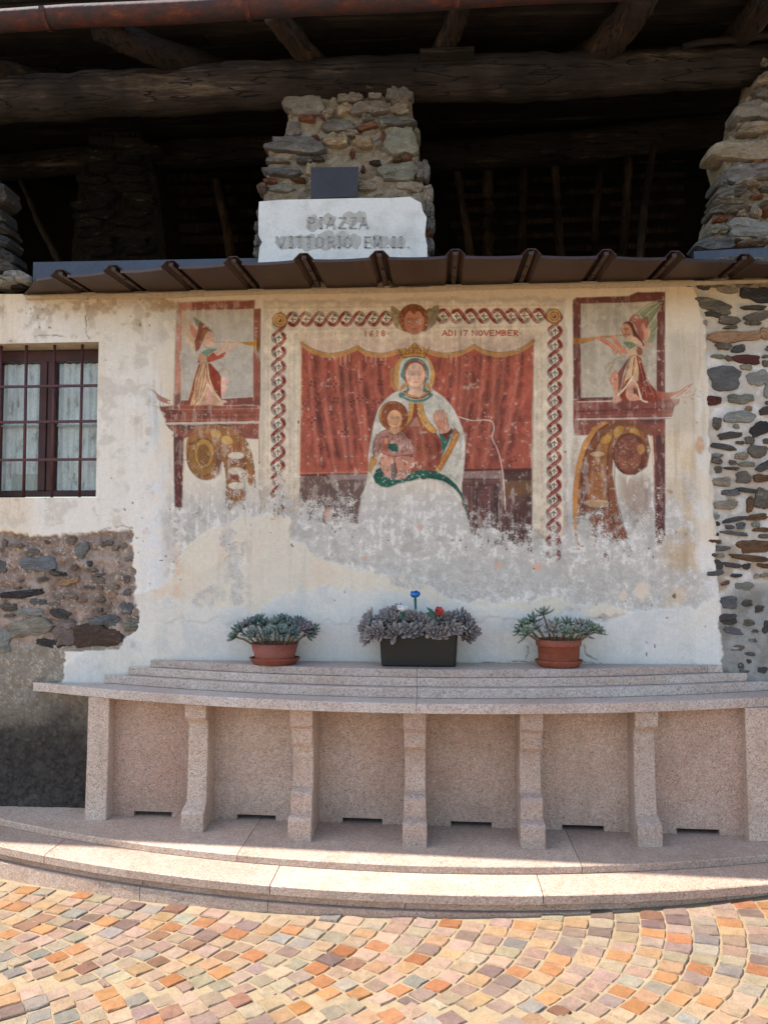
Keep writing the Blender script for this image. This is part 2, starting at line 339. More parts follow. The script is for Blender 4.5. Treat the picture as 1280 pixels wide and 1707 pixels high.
    for k in range(40):
        t = prnd.random(); x = 1035 - 180 * t + prnd.uniform(-22, 22); y = 970 + 390 * t; line([(x, y), (x + 5, y + 8)], .8, (120, 74, 40), .7)
    poly([(170, 1230), (250, 1205), (230, 1290), (170, 1400), (146, 1380), (150, 1290)], (192, 136, 74), .9)
    # child
    ell(400, 812, 150, 152, (112, 52, 44)); ell(395, 812, 138, 140, (200, 148, 84)); 
    poly([(340, 690), (465, 690), (535, 790), (540, 860), (480, 940), (330, 930), (275, 860), (285, 760)], (134, 76, 54), .95, True, soft=1.2)
    for k in range(40):
        a = prnd.uniform(0, 6.28); r = prnd.uniform(88, 126); x, y = 405 + r * math.cos(a), 820 + r * math.sin(a) * .95
        line([(x, y), (x + prnd.uniform(-16, 16), y + prnd.uniform(-16, 16))], 1.6, prnd.choice([(96, 50, 40), (176, 112, 70), (150, 88, 58)]), .7)
    poly([(370, 925), (460, 920), (470, 990), (360, 1000)], (206, 156, 122), 1)
    face(412, 845, 74, 94, (218, 168, 126), cheek=(202, 132, 98))
    poly([(345, 950), (260, 985), (205, 1080), (190, 1180), (215, 1215), (290, 1190), (330, 1215), (480, 1215), (600, 1190), (610, 1120), (545, 1030), (480, 975), (410, 1000)], (176, 130, 116), 1, True, soft=1)
    for k in range(170):
        x = prnd.uniform(205, 590); y = prnd.uniform(985, 1210)
        line([(x, y), (x + prnd.uniform(-14, 4), y + prnd.uniform(10, 34))], prnd.uniform(.8, 1.8), prnd.choice([(110, 62, 56), (90, 48, 46), (216, 190, 176), (150, 92, 78), (196, 150, 130)]), .75)
    line([(345, 950), (260, 985), (205, 1080), (190, 1180), (215, 1215)], 1.2, (88, 46, 40), .8); line([(470, 985), (545, 1030), (610, 1120)], 1.2, (92, 50, 44), .7)
    line([(350, 985), (410, 1006), (470, 985)], 2.4, (150, 100, 60), .9)
    poly([(290, 1020), (345, 1010), (355, 1120), (330, 1190), (280, 1180)], (168, 96, 76), .85, soft=1.5); poly([(310, 1040), (340, 1035), (345, 1090), (315, 1095)], (212, 156, 128), .8)
    poly([(352, 1095), (440, 1096), (448, 1170), (395, 1178), (345, 1140)], (46, 88, 76), 1)
    for dy in (0, 26, 52): line([(300, 1180 + dy * .6), (400, 1215 + dy * .5), (560, 1180 + dy)], 3, (150, 90, 74) if dy % 52 else (190, 132, 110), .8)
    poly([(270, 1230), (390, 1240), (380, 1330), (350, 1480), (300, 1470), (255, 1360)], (196, 140, 116), .95, True, soft=1); poly([(420, 1240), (560, 1230), (620, 1300), (560, 1370), (500, 1470), (450, 1460), (430, 1340)], (190, 134, 110), .95, True, soft=1)
    for k in range(90):
        x = prnd.uniform(215, 640); y = prnd.uniform(1235, 1480)
        line([(x, y), (x + prnd.uniform(-16, 16), y + prnd.uniform(0, 18))], prnd.uniform(1, 2.4), prnd.choice([(96, 50, 50), (70, 36, 40), (222, 214, 206), (206, 190, 180), (150, 92, 80)]), .75)
    poly([(375, 1300), (420, 1280), (440, 1400), (420, 1470), (370, 1470)], (82, 44, 46), .8, soft=1.5)
    # green lining sweeping over the knees, pale lap below
    poly([(225, 1360), (270, 1340), (300, 1420), (400, 1470), (520, 1450), (560, 1400), (640, 1370), (700, 1362), (830, 1375), (950, 1430), (1040, 1510), (1100, 1600), (1140, 1720), (1165, 1850), (1140, 1760), (1070, 1600), (1000, 1530), (900, 1470), (760, 1450), (640, 1480), (540, 1510), (440, 1530), (300, 1560), (220, 1500), (195, 1430)], (44, 90, 76), 1, False, soft=1, wob=1.5)
    for k in range(110):
        x = prnd.uniform(210, 1000); y = 1380 + prnd.uniform(-20, 140) - (60 if 640 < x < 900 else 0)
        ell(x, y, prnd.uniform(3, 10), prnd.uniform(2, 6), prnd.choice([(222, 216, 206), (210, 190, 170), (40, 70, 62), (190, 150, 120)]), .75)
    MAPS.pop()
    r = mask_poly([(618, 804), (640, 813), (668, 807), (700, 800), (735, 804), (760, 826), (776, 852), (786, 890), (770, 912), (610, 912), (596, 880), (600, 836)], True, 1.5, 4); CV.a[r[0]] *= 1 - r[1]      # the lap has lost its colour
    line([(776, 850), (786, 888), (790, 915)], 1.6, (70, 96, 88), .8)
    # cherub between the braids
    poly([(652, 510), (664, 516), (676, 532), (676, 552), (660, 546), (653, 530)], (146, 124, 84), .95, True); poly([(731, 509), (719, 513), (706, 528), (706, 552), (722, 544), (730, 530)], (138, 122, 90), .95, True)
    for k in range(6): line([(655 + 3 * k, 514 + 4 * k), (668 + 2 * k, 548)], .8, (92, 70, 46), .6); line([(729 - 3 * k, 513 + 4 * k), (714 - 2 * k, 546)], .8, (92, 70, 46), .6)
    ell(690, 545, 26, 14, (190, 176, 156), .8, soft=2); ell(689, 531, 25, 25, (122, 72, 46)); ell(676, 540, 9, 13, (132, 80, 50)); ell(705, 540, 9, 13, (140, 84, 52))
    for k in range(26): a = prnd.uniform(0, 6.28); line([(689 + 21 * math.cos(a), 532 + 20 * math.sin(a)), (689 + 24 * math.cos(a + .2), 532 + 23 * math.sin(a + .2))], 1.4, (172, 112, 66), .6)
    face(690, 537, 17, 21, (192, 124, 96), ink=(96, 48, 38), cheek=(176, 92, 76)); poly([(682, 516), (690, 525), (698, 516), (690, 512)], (122, 72, 46), 1)
    write('1618.', 608, 551, 9, 6.5, 5.0, (164, 48, 32), 2.1)
    write('ADI 17 NOVEMBER.', 737, 551, 8.4, 8.4, 1.5, (164, 48, 32), 2.1)

def pilaster_left():
    MAPS.append(lambda p: (260 + p[0] / 7.11, 490 + p[1] / 7.11))
    poly([(315, 190), (1150, 180), (1160, 1220), (300, 1250)], (198, 190, 178), .75, soft=2, tex=.2)
    poly([(250, 105), (600, 80), (1165, 72), (1165, 180), (440, 200), (315, 210), (310, 700), (300, 1330), (215, 1330), (228, 700)], (196, 130, 108), .9, soft=2, tex=.25)
    poly([(430, 90), (1165, 74), (1165, 182), (435, 198)], (132, 70, 58), .95, soft=1.6, wob=2, tex=.12)
    poly([(1155, 175), (1245, 170), (1242, 1330), (1150, 1320), (1150, 800)], (150, 82, 64), .95, soft=1.3, tex=.15)
    poly([(215, 1180), (300, 1175), (300, 1330), (210, 1340)], (104, 52, 48), .9, soft=3)
    poly([(300, 1262), (1230, 1215), (1230, 1312), (280, 1335)], (134, 66, 54), .95, soft=1.4, wob=1.5, tex=.1)
    # wings and hood
    poly([(310, 260), (350, 240), (430, 330), (480, 420), (500, 560), (450, 640), (400, 580), (330, 470)], (190, 150, 110), .75, True, soft=2); poly([(320, 450), (420, 560), (470, 690), (390, 600)], (206, 170, 130), .8, True, soft=2)
    poly([(445, 280), (490, 290), (545, 350), (480, 380)], (92, 116, 88), .9, True, soft=2); poly([(405, 370), (440, 370), (490, 440), (490, 510), (445, 510), (408, 440)], (190, 112, 88), .9, True)
    hood = [(520, 320), (580, 360), (650, 430), (690, 490), (620, 440), (560, 560), (520, 650), (475, 695), (455, 560), (490, 470), (500, 380)]
    poly(hood, (128, 64, 46), .97, soft=1); line([(525, 318), (640, 410), (690, 480)], 1.2, (70, 34, 30), .9); poly([(560, 420), (640, 430), (560, 560), (530, 620), (530, 500)], (166, 110, 60), .7, soft=2)
    poly([(590, 480), (640, 445), (685, 480), (692, 540), (680, 580), (640, 625), (570, 610), (560, 590)], (222, 176, 150), 1, True); line([(560, 590), (600, 635), (650, 640)], 1.2, (84, 44, 38), .8); line([(660, 500), (690, 495)], .8, INK, .7); line([(650, 556), (685, 548)], 1.0, (170, 80, 64), .8)
    # trumpet
    line([(680, 566), (980, 574)], 1.4, (170, 112, 50), 1); poly([(960, 566), (1100, 566), (1185, 560), (1215, 520), (1225, 620), (1205, 700), (1180, 630), (1060, 600)], (186, 130, 52), 1, soft=.8); ell(1213, 605, 20, 95, (110, 66, 34), .9)
    # arms
    line([(700, 730), (780, 640), (840, 570)], 5.5, (218, 168, 142), 1); line([(800, 700), (880, 640), (960, 580)], 5, (218, 168, 142), 1); line([(690, 745), (775, 650), (830, 575)], .8, (170, 96, 76), .6)
    poly([(600, 760), (680, 690), (720, 730), (790, 700), (830, 690), (800, 750), (700, 790), (620, 810)], (176, 90, 66), 1, True); poly([(530, 700), (600, 655), (700, 645), (720, 660), (630, 720), (610, 760), (570, 720)], (104, 134, 108), .95, True)
    poly([(520, 710), (580, 730), (600, 800), (510, 815), (495, 780)], (206, 150, 112), .95, True); line([(495, 800), (560, 818), (630, 800)], 2, (92, 50, 44), .9)
    # gown
    poly([(510, 820), (640, 820), (740, 930), (790, 1000), (780, 1150), (770, 1260), (690, 1330), (590, 1320), (440, 1340), (370, 1320), (400, 1200), (450, 1000)], (204, 162, 120), 1, soft=1)
    poly([(600, 815), (650, 820), (750, 930), (785, 1000), (775, 1160), (780, 1270), (700, 1190), (640, 1000)], (142, 66, 50), 1, soft=1.2, tex=.08); poly([(512, 830), (540, 830), (470, 1000), (450, 1180), (400, 1330), (365, 1310), (420, 1150), (460, 980)], (138, 66, 52), .95, soft=1.2)
    for pts in ([(560, 830), (500, 1020), (470, 1250)], [(590, 830), (560, 1050), (500, 1260)], [(600, 1060), (560, 1130), (520, 1270)], [(600, 830), (620, 1000), (680, 1150), (740, 1230)], [(540, 1000), (505, 1150), (480, 1300)]):
        line(pts, 2.4, (168, 100, 70), .7); line([(p[0] + 14, p[1]) for p in pts], 1.8, (232, 204, 166), .8)
    poly([(605, 1070), (660, 1100), (690, 1200), (670, 1300), (560, 1310), (530, 1290), (590, 1250)], (222, 172, 150), .95, True); poly([(780, 990), (840, 1000), (860, 1050), (820, 1180), (790, 1230), (775, 1150)], (224, 178, 158), .95, True)
    line([(605, 1075), (560, 1200), (470, 1330)], 1.6, (236, 214, 184), .9); line([(590, 1090), (545, 1210), (450, 1330)], 1.2, (96, 46, 40), .7); line([(620, 1070), (690, 1180), (770, 1260)], 2.2, (236, 212, 184), .9)
    line([(670, 800), (730, 800), (800, 850), (820, 880), (770, 910), (760, 940)], 1.2, (120, 96, 66), .8); line([(790, 880), (850, 900), (875, 960)], 2.6, (176, 142, 88), .8)
    poly([(720, 1290), (800, 1255), (845, 1280), (800, 1300), (800, 1340), (720, 1355), (700, 1330)], (206, 176, 152), .95, True); poly([(370, 1380), (420, 1350), (465, 1360), (430, 1400), (375, 1420)], (206, 180, 156), .95, True); poly([(290, 1330), (370, 1310), (380, 1400), (330, 1410)], (150, 78, 58), .95, True)
    MAPS.pop()
    MAPS.append(lambda p: (240 + p[0] / 4.49, 480 + p[1] / 4.49))
    # bird, cornice, jamb
    poly([(62, 762), (80, 768), (120, 805), (160, 825), (200, 845), (175, 850), (200, 868), (160, 862), (110, 838), (92, 800)], (178, 108, 86), .9, True, soft=.9); line([(62, 762), (46, 768)], 1, (120, 66, 50), .8); line([(120, 840), (124, 880)], 1, (140, 80, 62), .8); line([(145, 850), (150, 880)], 1, (140, 80, 62), .8)
    for pts in ([(40, 840), (70, 860), (95, 850)], [(60, 880), (100, 890), (92, 908)]): line(pts, 1.1, (170, 150, 110), .6)
    poly([(115, 890), (200, 880), (868, 876), (866, 1000), (160, 1012), (165, 980), (148, 960), (165, 940), (130, 925)], (150, 82, 64), .97, soft=1.2, wob=2, tex=.12)
    poly([(120, 890), (210, 885), (300, 930), (250, 990), (165, 985), (150, 950)], (108, 60, 56), .8, soft=4, tex=.2); poly([(430, 905), (520, 900), (510, 960), (440, 980)], (100, 54, 52), .6, soft=5, tex=.2)
    for y, c, wd in ((908, (206, 150, 128), 1.0), (938, (96, 50, 46), 1.6), (968, (104, 52, 46), 2.0), (990, (176, 108, 84), 2.4), (1011, (232, 212, 196), 2.0)): line([(170, y), (500, y + prnd.uniform(-3, 3)), (866, y - 6)], wd, c, .75, tex=.35)
    poly([(165, 1022), (866, 1016), (862, 1128), (700, 1124), (320, 1120), (300, 1150), (222, 1150), (222, 1080), (190, 1055)], (142, 76, 60), .95, soft=1.4, wob=2, tex=.12)
    poly([(230, 1024), (410, 1020), (330, 1070), (270, 1060)], (66, 36, 38), .75, soft=4)
    poly([(222, 1078), (300, 1120), (298, 1300), (285, 1640), (230, 1650), (226, 1400)], (96, 48, 46), .97, soft=1.4, tex=.1); line([(306, 1125), (300, 1300), (292, 1400)], 2.0, (224, 190, 150), .8)
    # scroll
    poly([(320, 1160), (360, 1080), (440, 1030), (540, 1022), (640, 1040), (730, 1100), (790, 1190), (815, 1290), (830, 1420), (800, 1480), (760, 1420), (740, 1480), (760, 1650), (620, 1650), (615, 1440), (590, 1300), (540, 1420), (420, 1430), (330, 1330)], (156, 104, 60), .97, True, soft=1.4, tex=.16)
    line([(440, 1032), (560, 1020), (680, 1052), (770, 1150), (810, 1260), (832, 1420), (830, 1500)], 2.2, (96, 54, 38), .85, tex=.2); line([(560, 1140), (600, 1200), (625, 1330), (635, 1650)], 1.6, (110, 66, 40), .8, tex=.25); line([(700, 1160), (745, 1260), (752, 1440), (765, 1650)], 1.6, (110, 66, 40), .8, tex=.25)
    ell(440, 1270, 112, 140, (150, 106, 56), .95); ell(450, 1240, 78, 112, (178, 132, 64), .9); ell(445, 1250, 46, 78, (132, 88, 46), .9); line(ring(440, 1270, 112, 140), 1.8, (98, 58, 40), .8, closed=True); line(ring(452, 1235, 76, 112), 1.4, (98, 58, 40), .8, closed=True); line(ring(448, 1250, 44, 76), 1.2, (98, 58, 40), .8, closed=True); ell(560, 1290, 26, 110, (92, 52, 46), .6, soft=3)
    for (x, y) in ((540, 1090), (625, 1140)): ell(x, y, 44, 30, (196, 156, 84), .85, rot=.5)
    for y, c in ((1200, (146, 88, 56)), (1310, (134, 78, 60)), (1420, (138, 74, 58)), (1530, (150, 96, 70))): poly([(632, y - 30), (748, y - 36), (755, y + 16), (636, y + 20)], c, .85, soft=1.4, tex=.2)
    for y in (1255, 1370, 1480): ell(692, y, 62, 26, (214, 200, 180), .9)
    line([(864, 1020), (866, 1400), (868, 1700)], 2.4, (204, 140, 112), .6, tex=.3)
    line([(240, 1660), (244, 1950), (250, 2300)], 6, (206, 160, 130), .55, soft=3, tex=.5)
    MAPS.pop()

def pilaster_right():
    MAPS.append(lambda p: (950 + p[0] / 5.818, 480 + p[1] / 5.818))
    poly([(105, 155), (840, 130), (835, 1060), (105, 1060)], (190, 176, 152), .8, soft=2, tex=.2); poly([(120, 170), (600, 150), (560, 330), (130, 420)], (150, 146, 134), .5, soft=14, tex=.4)
    fr = (112, 58, 52)
    poly([(25, 115), (60, 92), (560, 78), (650, 40), (920, 38), (920, 130), (560, 142), (105, 154), (105, 1080), (30, 1080)], fr, .97, soft=1.2, wob=1, tex=.06); poly([(838, 60), (920, 40), (918, 700), (922, 1080), (832, 1070)], fr, .97, soft=1.2, tex=.06)
    line([(108, 156), (838, 130)], 1.2, (70, 34, 34), .7, smooth=False); line([(107, 156), (107, 1060)], 1.2, (70, 34, 34), .7, smooth=False); line([(918, 40), (920, 1070)], 1.2, (76, 40, 38), .7, smooth=False)
    poly([(95, 1070), (430, 1062), (830, 1072), (1065, 1075), (1055, 1120), (1010, 1160), (1000, 1200), (990, 1240), (980, 1270), (30, 1280), (28, 1090)], (134, 70, 60), .97, soft=1.2, tex=.08)
    line([(100, 1076), (430, 1070)], 5, (84, 42, 40), .9, smooth=False); line([(75, 1106), (430, 1096)], 1.4, (226, 196, 176), .9, smooth=False); line([(50, 1200), (560, 1180), (1000, 1165)], 2.2, (86, 42, 42), .8, tex=.3); line([(60, 1250), (500, 1236), (980, 1225)], 4, (164, 96, 76), .7, tex=.4); line([(70, 1272), (985, 1258)], 1.8, (232, 214, 200), .95, smooth=False)
    # wings
    poly([(640, 240), (720, 180), (830, 130), (880, 130), (870, 200), (800, 310), (760, 360), (700, 300)], (122, 132, 96), .9, soft=1.5); poly([(760, 360), (830, 290), (840, 400), (800, 520), (740, 520), (770, 440)], (134, 138, 98), .9, True, soft=1.5)
    for pts in ([(640, 245), (740, 165), (850, 128)], [(690, 290), (780, 200), (880, 128)], [(760, 350), (820, 250), (870, 160)], [(790, 430), (840, 370)]): line(pts, 1.0, (74, 66, 46), .8); line([(p[0] + 12, p[1] + 12) for p in pts], 1.2, (206, 196, 160), .6)
    poly([(560, 330), (600, 270), (650, 258), (690, 300), (740, 278), (760, 340), (740, 420), (720, 500), (680, 510), (640, 400), (600, 330)], (160, 84, 66), .95, True); line([(560, 330), (600, 270), (650, 258), (680, 300)], 1.4, INK, .8); line([(690, 300), (740, 278), (758, 340)], 1.4, INK, .8)
    poly([(690, 380), (710, 335), (735, 390), (770, 400), (760, 440), (775, 450), (740, 500), (710, 510), (715, 440)], (214, 150, 116), .95, True); poly([(690, 520), (770, 520), (760, 570), (700, 585)], (196, 130, 100), .8, True)
    # face, hair
    ell(550, 405, 56, 78, (206, 150, 116)); poly([(500, 360), (540, 325), (600, 335), (640, 420), (690, 500), (720, 560), (650, 545), (610, 470), (590, 390), (545, 345)], (112, 62, 44), 1, True); line([(500, 360), (495, 400), (510, 440), (540, 480), (580, 500)], 1.2, INK, .8)
    for x in (530, 560): line([(x - 10, 392), (x + 10, 388)], 1.1, INK, .85); line([(x - 10, 404), (x + 10, 402)], 1.0, INK, .7)
    line([(545, 395), (538, 430), (550, 432)], 1.0, INK, .7); line([(530, 446), (555, 456), (575, 446)], 1.8, (150, 62, 52), .9); poly([(560, 470), (640, 480), (700, 555), (600, 530), (545, 515)], (220, 176, 140), .95, True)
    # pipe, arms
    poly([(30, 480), (100, 488), (520, 450), (520, 460), (260, 496), (110, 540), (30, 545)], (184, 124, 62), .97, soft=.8); line([(100, 486), (520, 450)], .8, INK, .7); line([(106, 542), (280, 496), (520, 462)], .9, INK, .7); ell(62, 512, 20, 46, (150, 92, 46), .8)
    line([(280, 490), (370, 540), (440, 600)], 7.5, (194, 130, 100), 1); line([(420, 490), (480, 570), (520, 610)], 7.5, (200, 138, 108), 1); line([(290, 500), (380, 560), (440, 620)], .9, INK, .7); line([(300, 478), (380, 524), (450, 580)], .9, INK, .6)
    for x, y in ((270, 470), (300, 462), (395, 460), (420, 458)): line([(x, y), (x + 14, y + 28)], 2.6, (206, 150, 118), 1); line([(x - 4, y), (x + 8, y + 26)], .8, INK, .6)
    poly([(430, 600), (520, 560), (560, 600), (550, 650), (500, 640), (440, 640)], (196, 136, 106), .95, True); line([(410, 600), (440, 650), (460, 610), (500, 655), (545, 650)], 1.2, INK, .7)
    poly([(510, 530), (570, 520), (640, 550), (600, 600), (575, 610), (550, 570)], (104, 130, 92), .95, True); poly([(570, 600), (640, 560), (650, 640), (600, 660), (560, 650)], (214, 172, 132), .95); poly([(640, 560), (700, 590), (695, 650), (650, 645)], (146, 76, 58), .95, True)
    # gown
    poly([(585, 655), (650, 650), (690, 680), (720, 790), (770, 920), (840, 1000), (900, 1060), (880, 1080), (740, 1110), (690, 1080), (560, 1090), (470, 1080), (500, 930), (545, 780)], (140, 68, 54), 1, soft=1)
    poly([(595, 660), (640, 660), (665, 800), (660, 900), (640, 900), (600, 850), (540, 900), (500, 960), (545, 800)], (214, 178, 136), .97, soft=1.2); poly([(555, 690), (585, 660), (520, 820), (495, 960), (455, 1030), (455, 830)], (120, 60, 50), .95)
    for pts in ([(650, 680), (690, 850), (730, 1060)], [(680, 700), (730, 880), (800, 1050)], [(620, 680), (610, 780), (600, 850)], [(560, 760), (530, 850), (510, 940)]): line(pts, 1.8, (90, 42, 38), .8); line([(p[0] + 10, p[1]) for p in pts], 1.8, (192, 120, 92), .7)
    poly([(600, 870), (640, 930), (640, 1030), (690, 1075), (600, 1095), (545, 1060), (548, 960)], (208, 152, 124), 1, True); poly([(615, 950), (640, 985), (640, 1030), (612, 1025)], (62, 32, 36), .9, soft=1.4)
    poly([(380, 880), (440, 790), (465, 860), (460, 1020), (440, 1040), (400, 950)], (204, 144, 114), 1, True); line([(430, 885), (450, 890)], 1.4, INK, .8); line([(380, 870), (420, 1000), (445, 1045)], 1.0, INK, .6)
    line([(600, 858), (540, 960), (440, 1060)], 3.0, (230, 204, 170), .95); line([(590, 862), (530, 950), (430, 1050)], 1.0, INK, .8); line([(610, 862), (655, 960), (690, 1080), (745, 1105)], 2.8, (228, 200, 166), .95); line([(618, 868), (640, 930)], 1.0, INK, .7)
    poly([(410, 1070), (460, 1040), (500, 1080), (470, 1110), (420, 1115)], (200, 150, 122), .95, True); line([(405, 1075), (420, 1115), (480, 1112)], 1.0, INK, .7)
    line([(540, 672), (450, 680), (420, 720)], 1.2, (110, 80, 58), .8); poly([(340, 790), (375, 740), (430, 730), (415, 760), (385, 790), (360, 830)], (196, 176, 128), .8); line([(340, 790), (375, 740), (430, 730), (390, 780), (358, 832), (342, 800)], 1.1, (92, 68, 48), .8); line([(700, 660), (750, 670), (745, 700), (780, 720)], 1.1, (120, 88, 66), .8)
    # train of the gown, branch
    poly([(830, 1000), (920, 1012), (1040, 1000), (1110, 960), (1190, 925), (1140, 980), (1080, 1030), (980, 1075), (880, 1080)], (176, 98, 76), .92, True, soft=1.2); line([(980, 1062), (1060, 1020), (1130, 970)], 1.4, (232, 200, 176), .7)
    line([(1050, 1050), (1130, 1060), (1240, 1020)], 1.3, (190, 110, 80), .8)
    for (x, y, a) in ((1110, 1100, 1.2), (1150, 1010, -1.1), (1170, 1070, .6), (1210, 1000, -1.2), (1230, 1050, .3), (1245, 1010, -.4), (1120, 1030, -1)): line([(x, y), (x + 22 * math.cos(a), y + 22 * math.sin(a))], 2.4, (198, 118, 86), .8)
    MAPS.pop()
    MAPS.append(lambda p: (940 + p[0] / 3.558, 480 + p[1] / 3.558))
    poly([(52, 782), (600, 775), (598, 880), (596, 1200), (600, 1500), (590, 1600), (545, 1600), (540, 1480), (530, 1100), (520, 880), (470, 870), (60, 875)], (140, 72, 58), .95, soft=1.3, tex=.1)
    poly([(540, 880), (596, 870), (600, 1560), (545, 1560)], (88, 44, 46), .9, soft=1.3, tex=.06); poly([(440, 775), (600, 772), (590, 800), (470, 805)], (88, 44, 44), .8, soft=3); line([(520, 880), (528, 1050)], 2.6, (230, 206, 176), .85)
    # scroll
    poly([(250, 790), (340, 785), (430, 800), (490, 860), (512, 960), (490, 1060), (420, 1110), (350, 1105), (310, 1060), (290, 1020), (285, 1100), (310, 1240), (330, 1360), (380, 1480), (420, 1640), (110, 1640), (90, 1560), (55, 1450), (50, 1250), (65, 1060), (110, 920), (170, 830)], (134, 78, 50), .97, False, soft=1.4, tex=.12)
    poly([(240, 790), (170, 830), (105, 930), (65, 1060), (48, 1250), (60, 1450), (100, 1630), (115, 1630), (85, 1440), (80, 1240), (95, 1070), (135, 940), (200, 840), (270, 800)], (192, 132, 70), .97, False, soft=1.2)
    line([(260, 808), (190, 860), (125, 990), (105, 1120), (110, 1300), (130, 1480)], 2.6, (96, 48, 40), .85); line([(300, 830), (230, 880), (160, 990), (130, 1100), (125, 1300), (150, 1500)], 1.6, (84, 44, 36), .8)
    poly([(330, 815), (250, 860), (190, 950), (160, 1060), (140, 1180), (150, 1300), (260, 1300), (250, 1160), (245, 1060), (270, 960), (340, 870), (440, 860), (470, 940), (470, 860), (420, 820)], (160, 104, 58), .9, False, soft=1.5, tex=.15)
    for (x, y, r) in ((250, 898, -.5), (322, 850, -.9), (420, 860, .8)): ell(x, y, 40, 26, (186, 138, 66), .9, rot=r); line(ring(x, y, 40, 26, 14, r), 1.0, (110, 70, 40), .7, closed=True)
    for y, c in ((985, (214, 176, 130)), (1070, (150, 92, 60)), (1160, (150, 92, 64))): ell(198, y, 44, 16, c, .8, soft=1.2); line(ring(198, y, 46, 18), .9, (100, 62, 42), .7, closed=True)
    poly([(142, 1255), (255, 1262), (250, 1300), (150, 1296)], (190, 160, 124), .7, True); line([(135, 1262), (150, 1300), (250, 1302), (262, 1258), (140, 1254)], 1.0, (88, 50, 40), .8)
    line([(290, 880), (262, 960), (255, 1100), (262, 1250), (300, 1400), (340, 1520), (390, 1640)], 2.4, (100, 56, 40), .85); line([(300, 1040), (300, 1180), (330, 1320), (360, 1430), (420, 1560)], 1.6, (140, 90, 62), .8)
    ell(385, 985, 98, 122, (116, 62, 48), .97); ell(378, 985, 80, 108, (142, 84, 62), .9, tex=.25); ell(372, 950, 60, 70, (120, 66, 52), .7, soft=3, tex=.3); line(ring(388, 985, 98, 122), 2.0, (84, 42, 36), .85, closed=True); line([(300, 900), (320, 960), (318, 1040), (350, 1100)], 1.8, (84, 42, 36), .8)
    ell(455, 955, 22, 30, (196, 140, 80), .8, soft=2)
    for k in range(120):
        a = prnd.uniform(0, 6.28); r = prnd.uniform(0, 1) ** .5; x, y = 380 + 76 * r * math.cos(a), 990 + 105 * r * math.sin(a); line([(x, y), (x + prnd.uniform(-9, 9), y + prnd.uniform(-9, 9))], .9, prnd.choice([(206, 170, 140), (90, 48, 40), (170, 110, 80)]), .6)
    poly([(330, 1120), (510, 1130), (530, 1400), (420, 1420), (340, 1260)], (206, 160, 130), .55, soft=8, tex=.5)
    line([(80, 880), (60, 1000), (55, 1100)], 9, (214, 166, 130), .5, soft=4, tex=.4)
    MAPS.pop()
    poly([(1110, 560), (1160, 560), (1160, 720), (1112, 720)], (226, 206, 180), .25, soft=10); ell(1166, 742, 6, 14, (216, 150, 86), .8, soft=3, wob=3); line([(1112, 885), (1142, 890)], 4, (190, 120, 88), .6, soft=2, tex=.4); line([(1112, 818), (1118, 820)], 5, (180, 100, 76), .5, soft=2)

paint_centre(); pilaster_left(); pilaster_right()

# ---- what is left of the paint: worn away from below
spk = 0.55 * N_fin + 0.45 * N_pix
wear_line = np.interp(UU[0], [240, 300, 330, 430, 460, 500, 560, 620, 690, 780, 830, 885, 925, 960, 1060, 1110, 1170], [840, 838, 725, 740, 765, 778, 795, 818, 826, 830, 832, 848, 852, 800, 812, 850, 860]).astype(np.float32)
span = np.interp(UU[0], [240, 300, 330, 430, 500, 620, 780, 885, 925, 1000, 1110], [50, 45, 100, 100, 55, 55, 48, 44, 60, 80, 50]).astype(np.float32)
N_mot0 = fbm(SH, 12, 25, 3, .6)
dv = (VV - wear_line[None, :]) / span[None, :] + (N_mid - .5) * 1.5 + (N_big - .5) * .5
keep = sstep(-.06, .06, (1 - dv) * .5 - (.6 * spk + .4 * N_mot0 - .5) * 1.5 + (N_str - .5) * .7 - .02)
flecks = 1 - sstep(.80, .86, .6 * N_fin + .4 * N_mid + .10 * sstep(560, 900, VV)) * .8          # small losses everywhere
N_mot = fbm(SH, 16, 23, 4, .65); N_spk = fbm(SH, 6, 24, 2, .6)
grain = np.clip(.52 + .46 * N_fin + .36 * N_str + .16 * N_pix, 0, 2) * (.66 + .68 * N_mot)
A_paint = CV.a * keep * flecks * (1 - .40 * sstep(.66, .80, .75 * N_spk + .25 * N_mot))
PAINT = CV.c * grain[..., None] * (1 + .22 * (N_mid - .5))[..., None]
PAINT = np.where((N_spk * .6 + N_pix * .4 > .80)[..., None], PAINT * .45, PAINT)
del CV

# ---- plaster
def tint(base, col, m): return base * (1 - m[..., None]) + lin(col) * m[..., None]
BASE = np.empty((NZ, NX, 3), np.float32); BASE[:] = lin((228, 222, 212))
BASE = tint(BASE, (236, 228, 216), sstep(.4, .7, N_big) * sstep(500, 600, VV) * (1 - sstep(230, 300, UU)))
BASE = tint(BASE, (218, 200, 174), sstep(.42, .66, N_big) * .65 * (1 - sstep(860, 960, VV)))
BASE = tint(BASE, (214, 190, 154), (1 - sstep(488, 530, VV + 40 * (N_mid - .5))) * .7)
BASE = tint(BASE, (224, 206, 180), sstep(250, 300, UU) * (1 - sstep(880, 960, VV)) * .55)
BASE = tint(BASE, (216, 220, 224), np.exp(-((UU - 262) / 18) ** 2) * sstep(.42, .6, N_mid) * .7 * sstep(540, 600, VV))
BASE = tint(BASE, (188, 184, 176), np.exp(-((UU - 285) / 26) ** 2 - ((VV - 555) / 60) ** 2) * sstep(.4, .62, N_mid) * .8)
BASE = tint(BASE, (178, 150, 110), (1 - sstep(486, 520, VV)) * sstep(.5, .68, N_mid) * .6 * (UU < 300))
bare = (sstep(760, 860, VV + 60 * (N_mid - .5)) * sstep(255, 300, UU) * (1 - sstep(1150, 1172, UU)))           # worn ground of the fresco
BARE = lin((200, 194, 186))[None, None] * (.72 + .52 * (.5 * N_fin + .3 * N_pix + .2 * N_mid))[..., None]
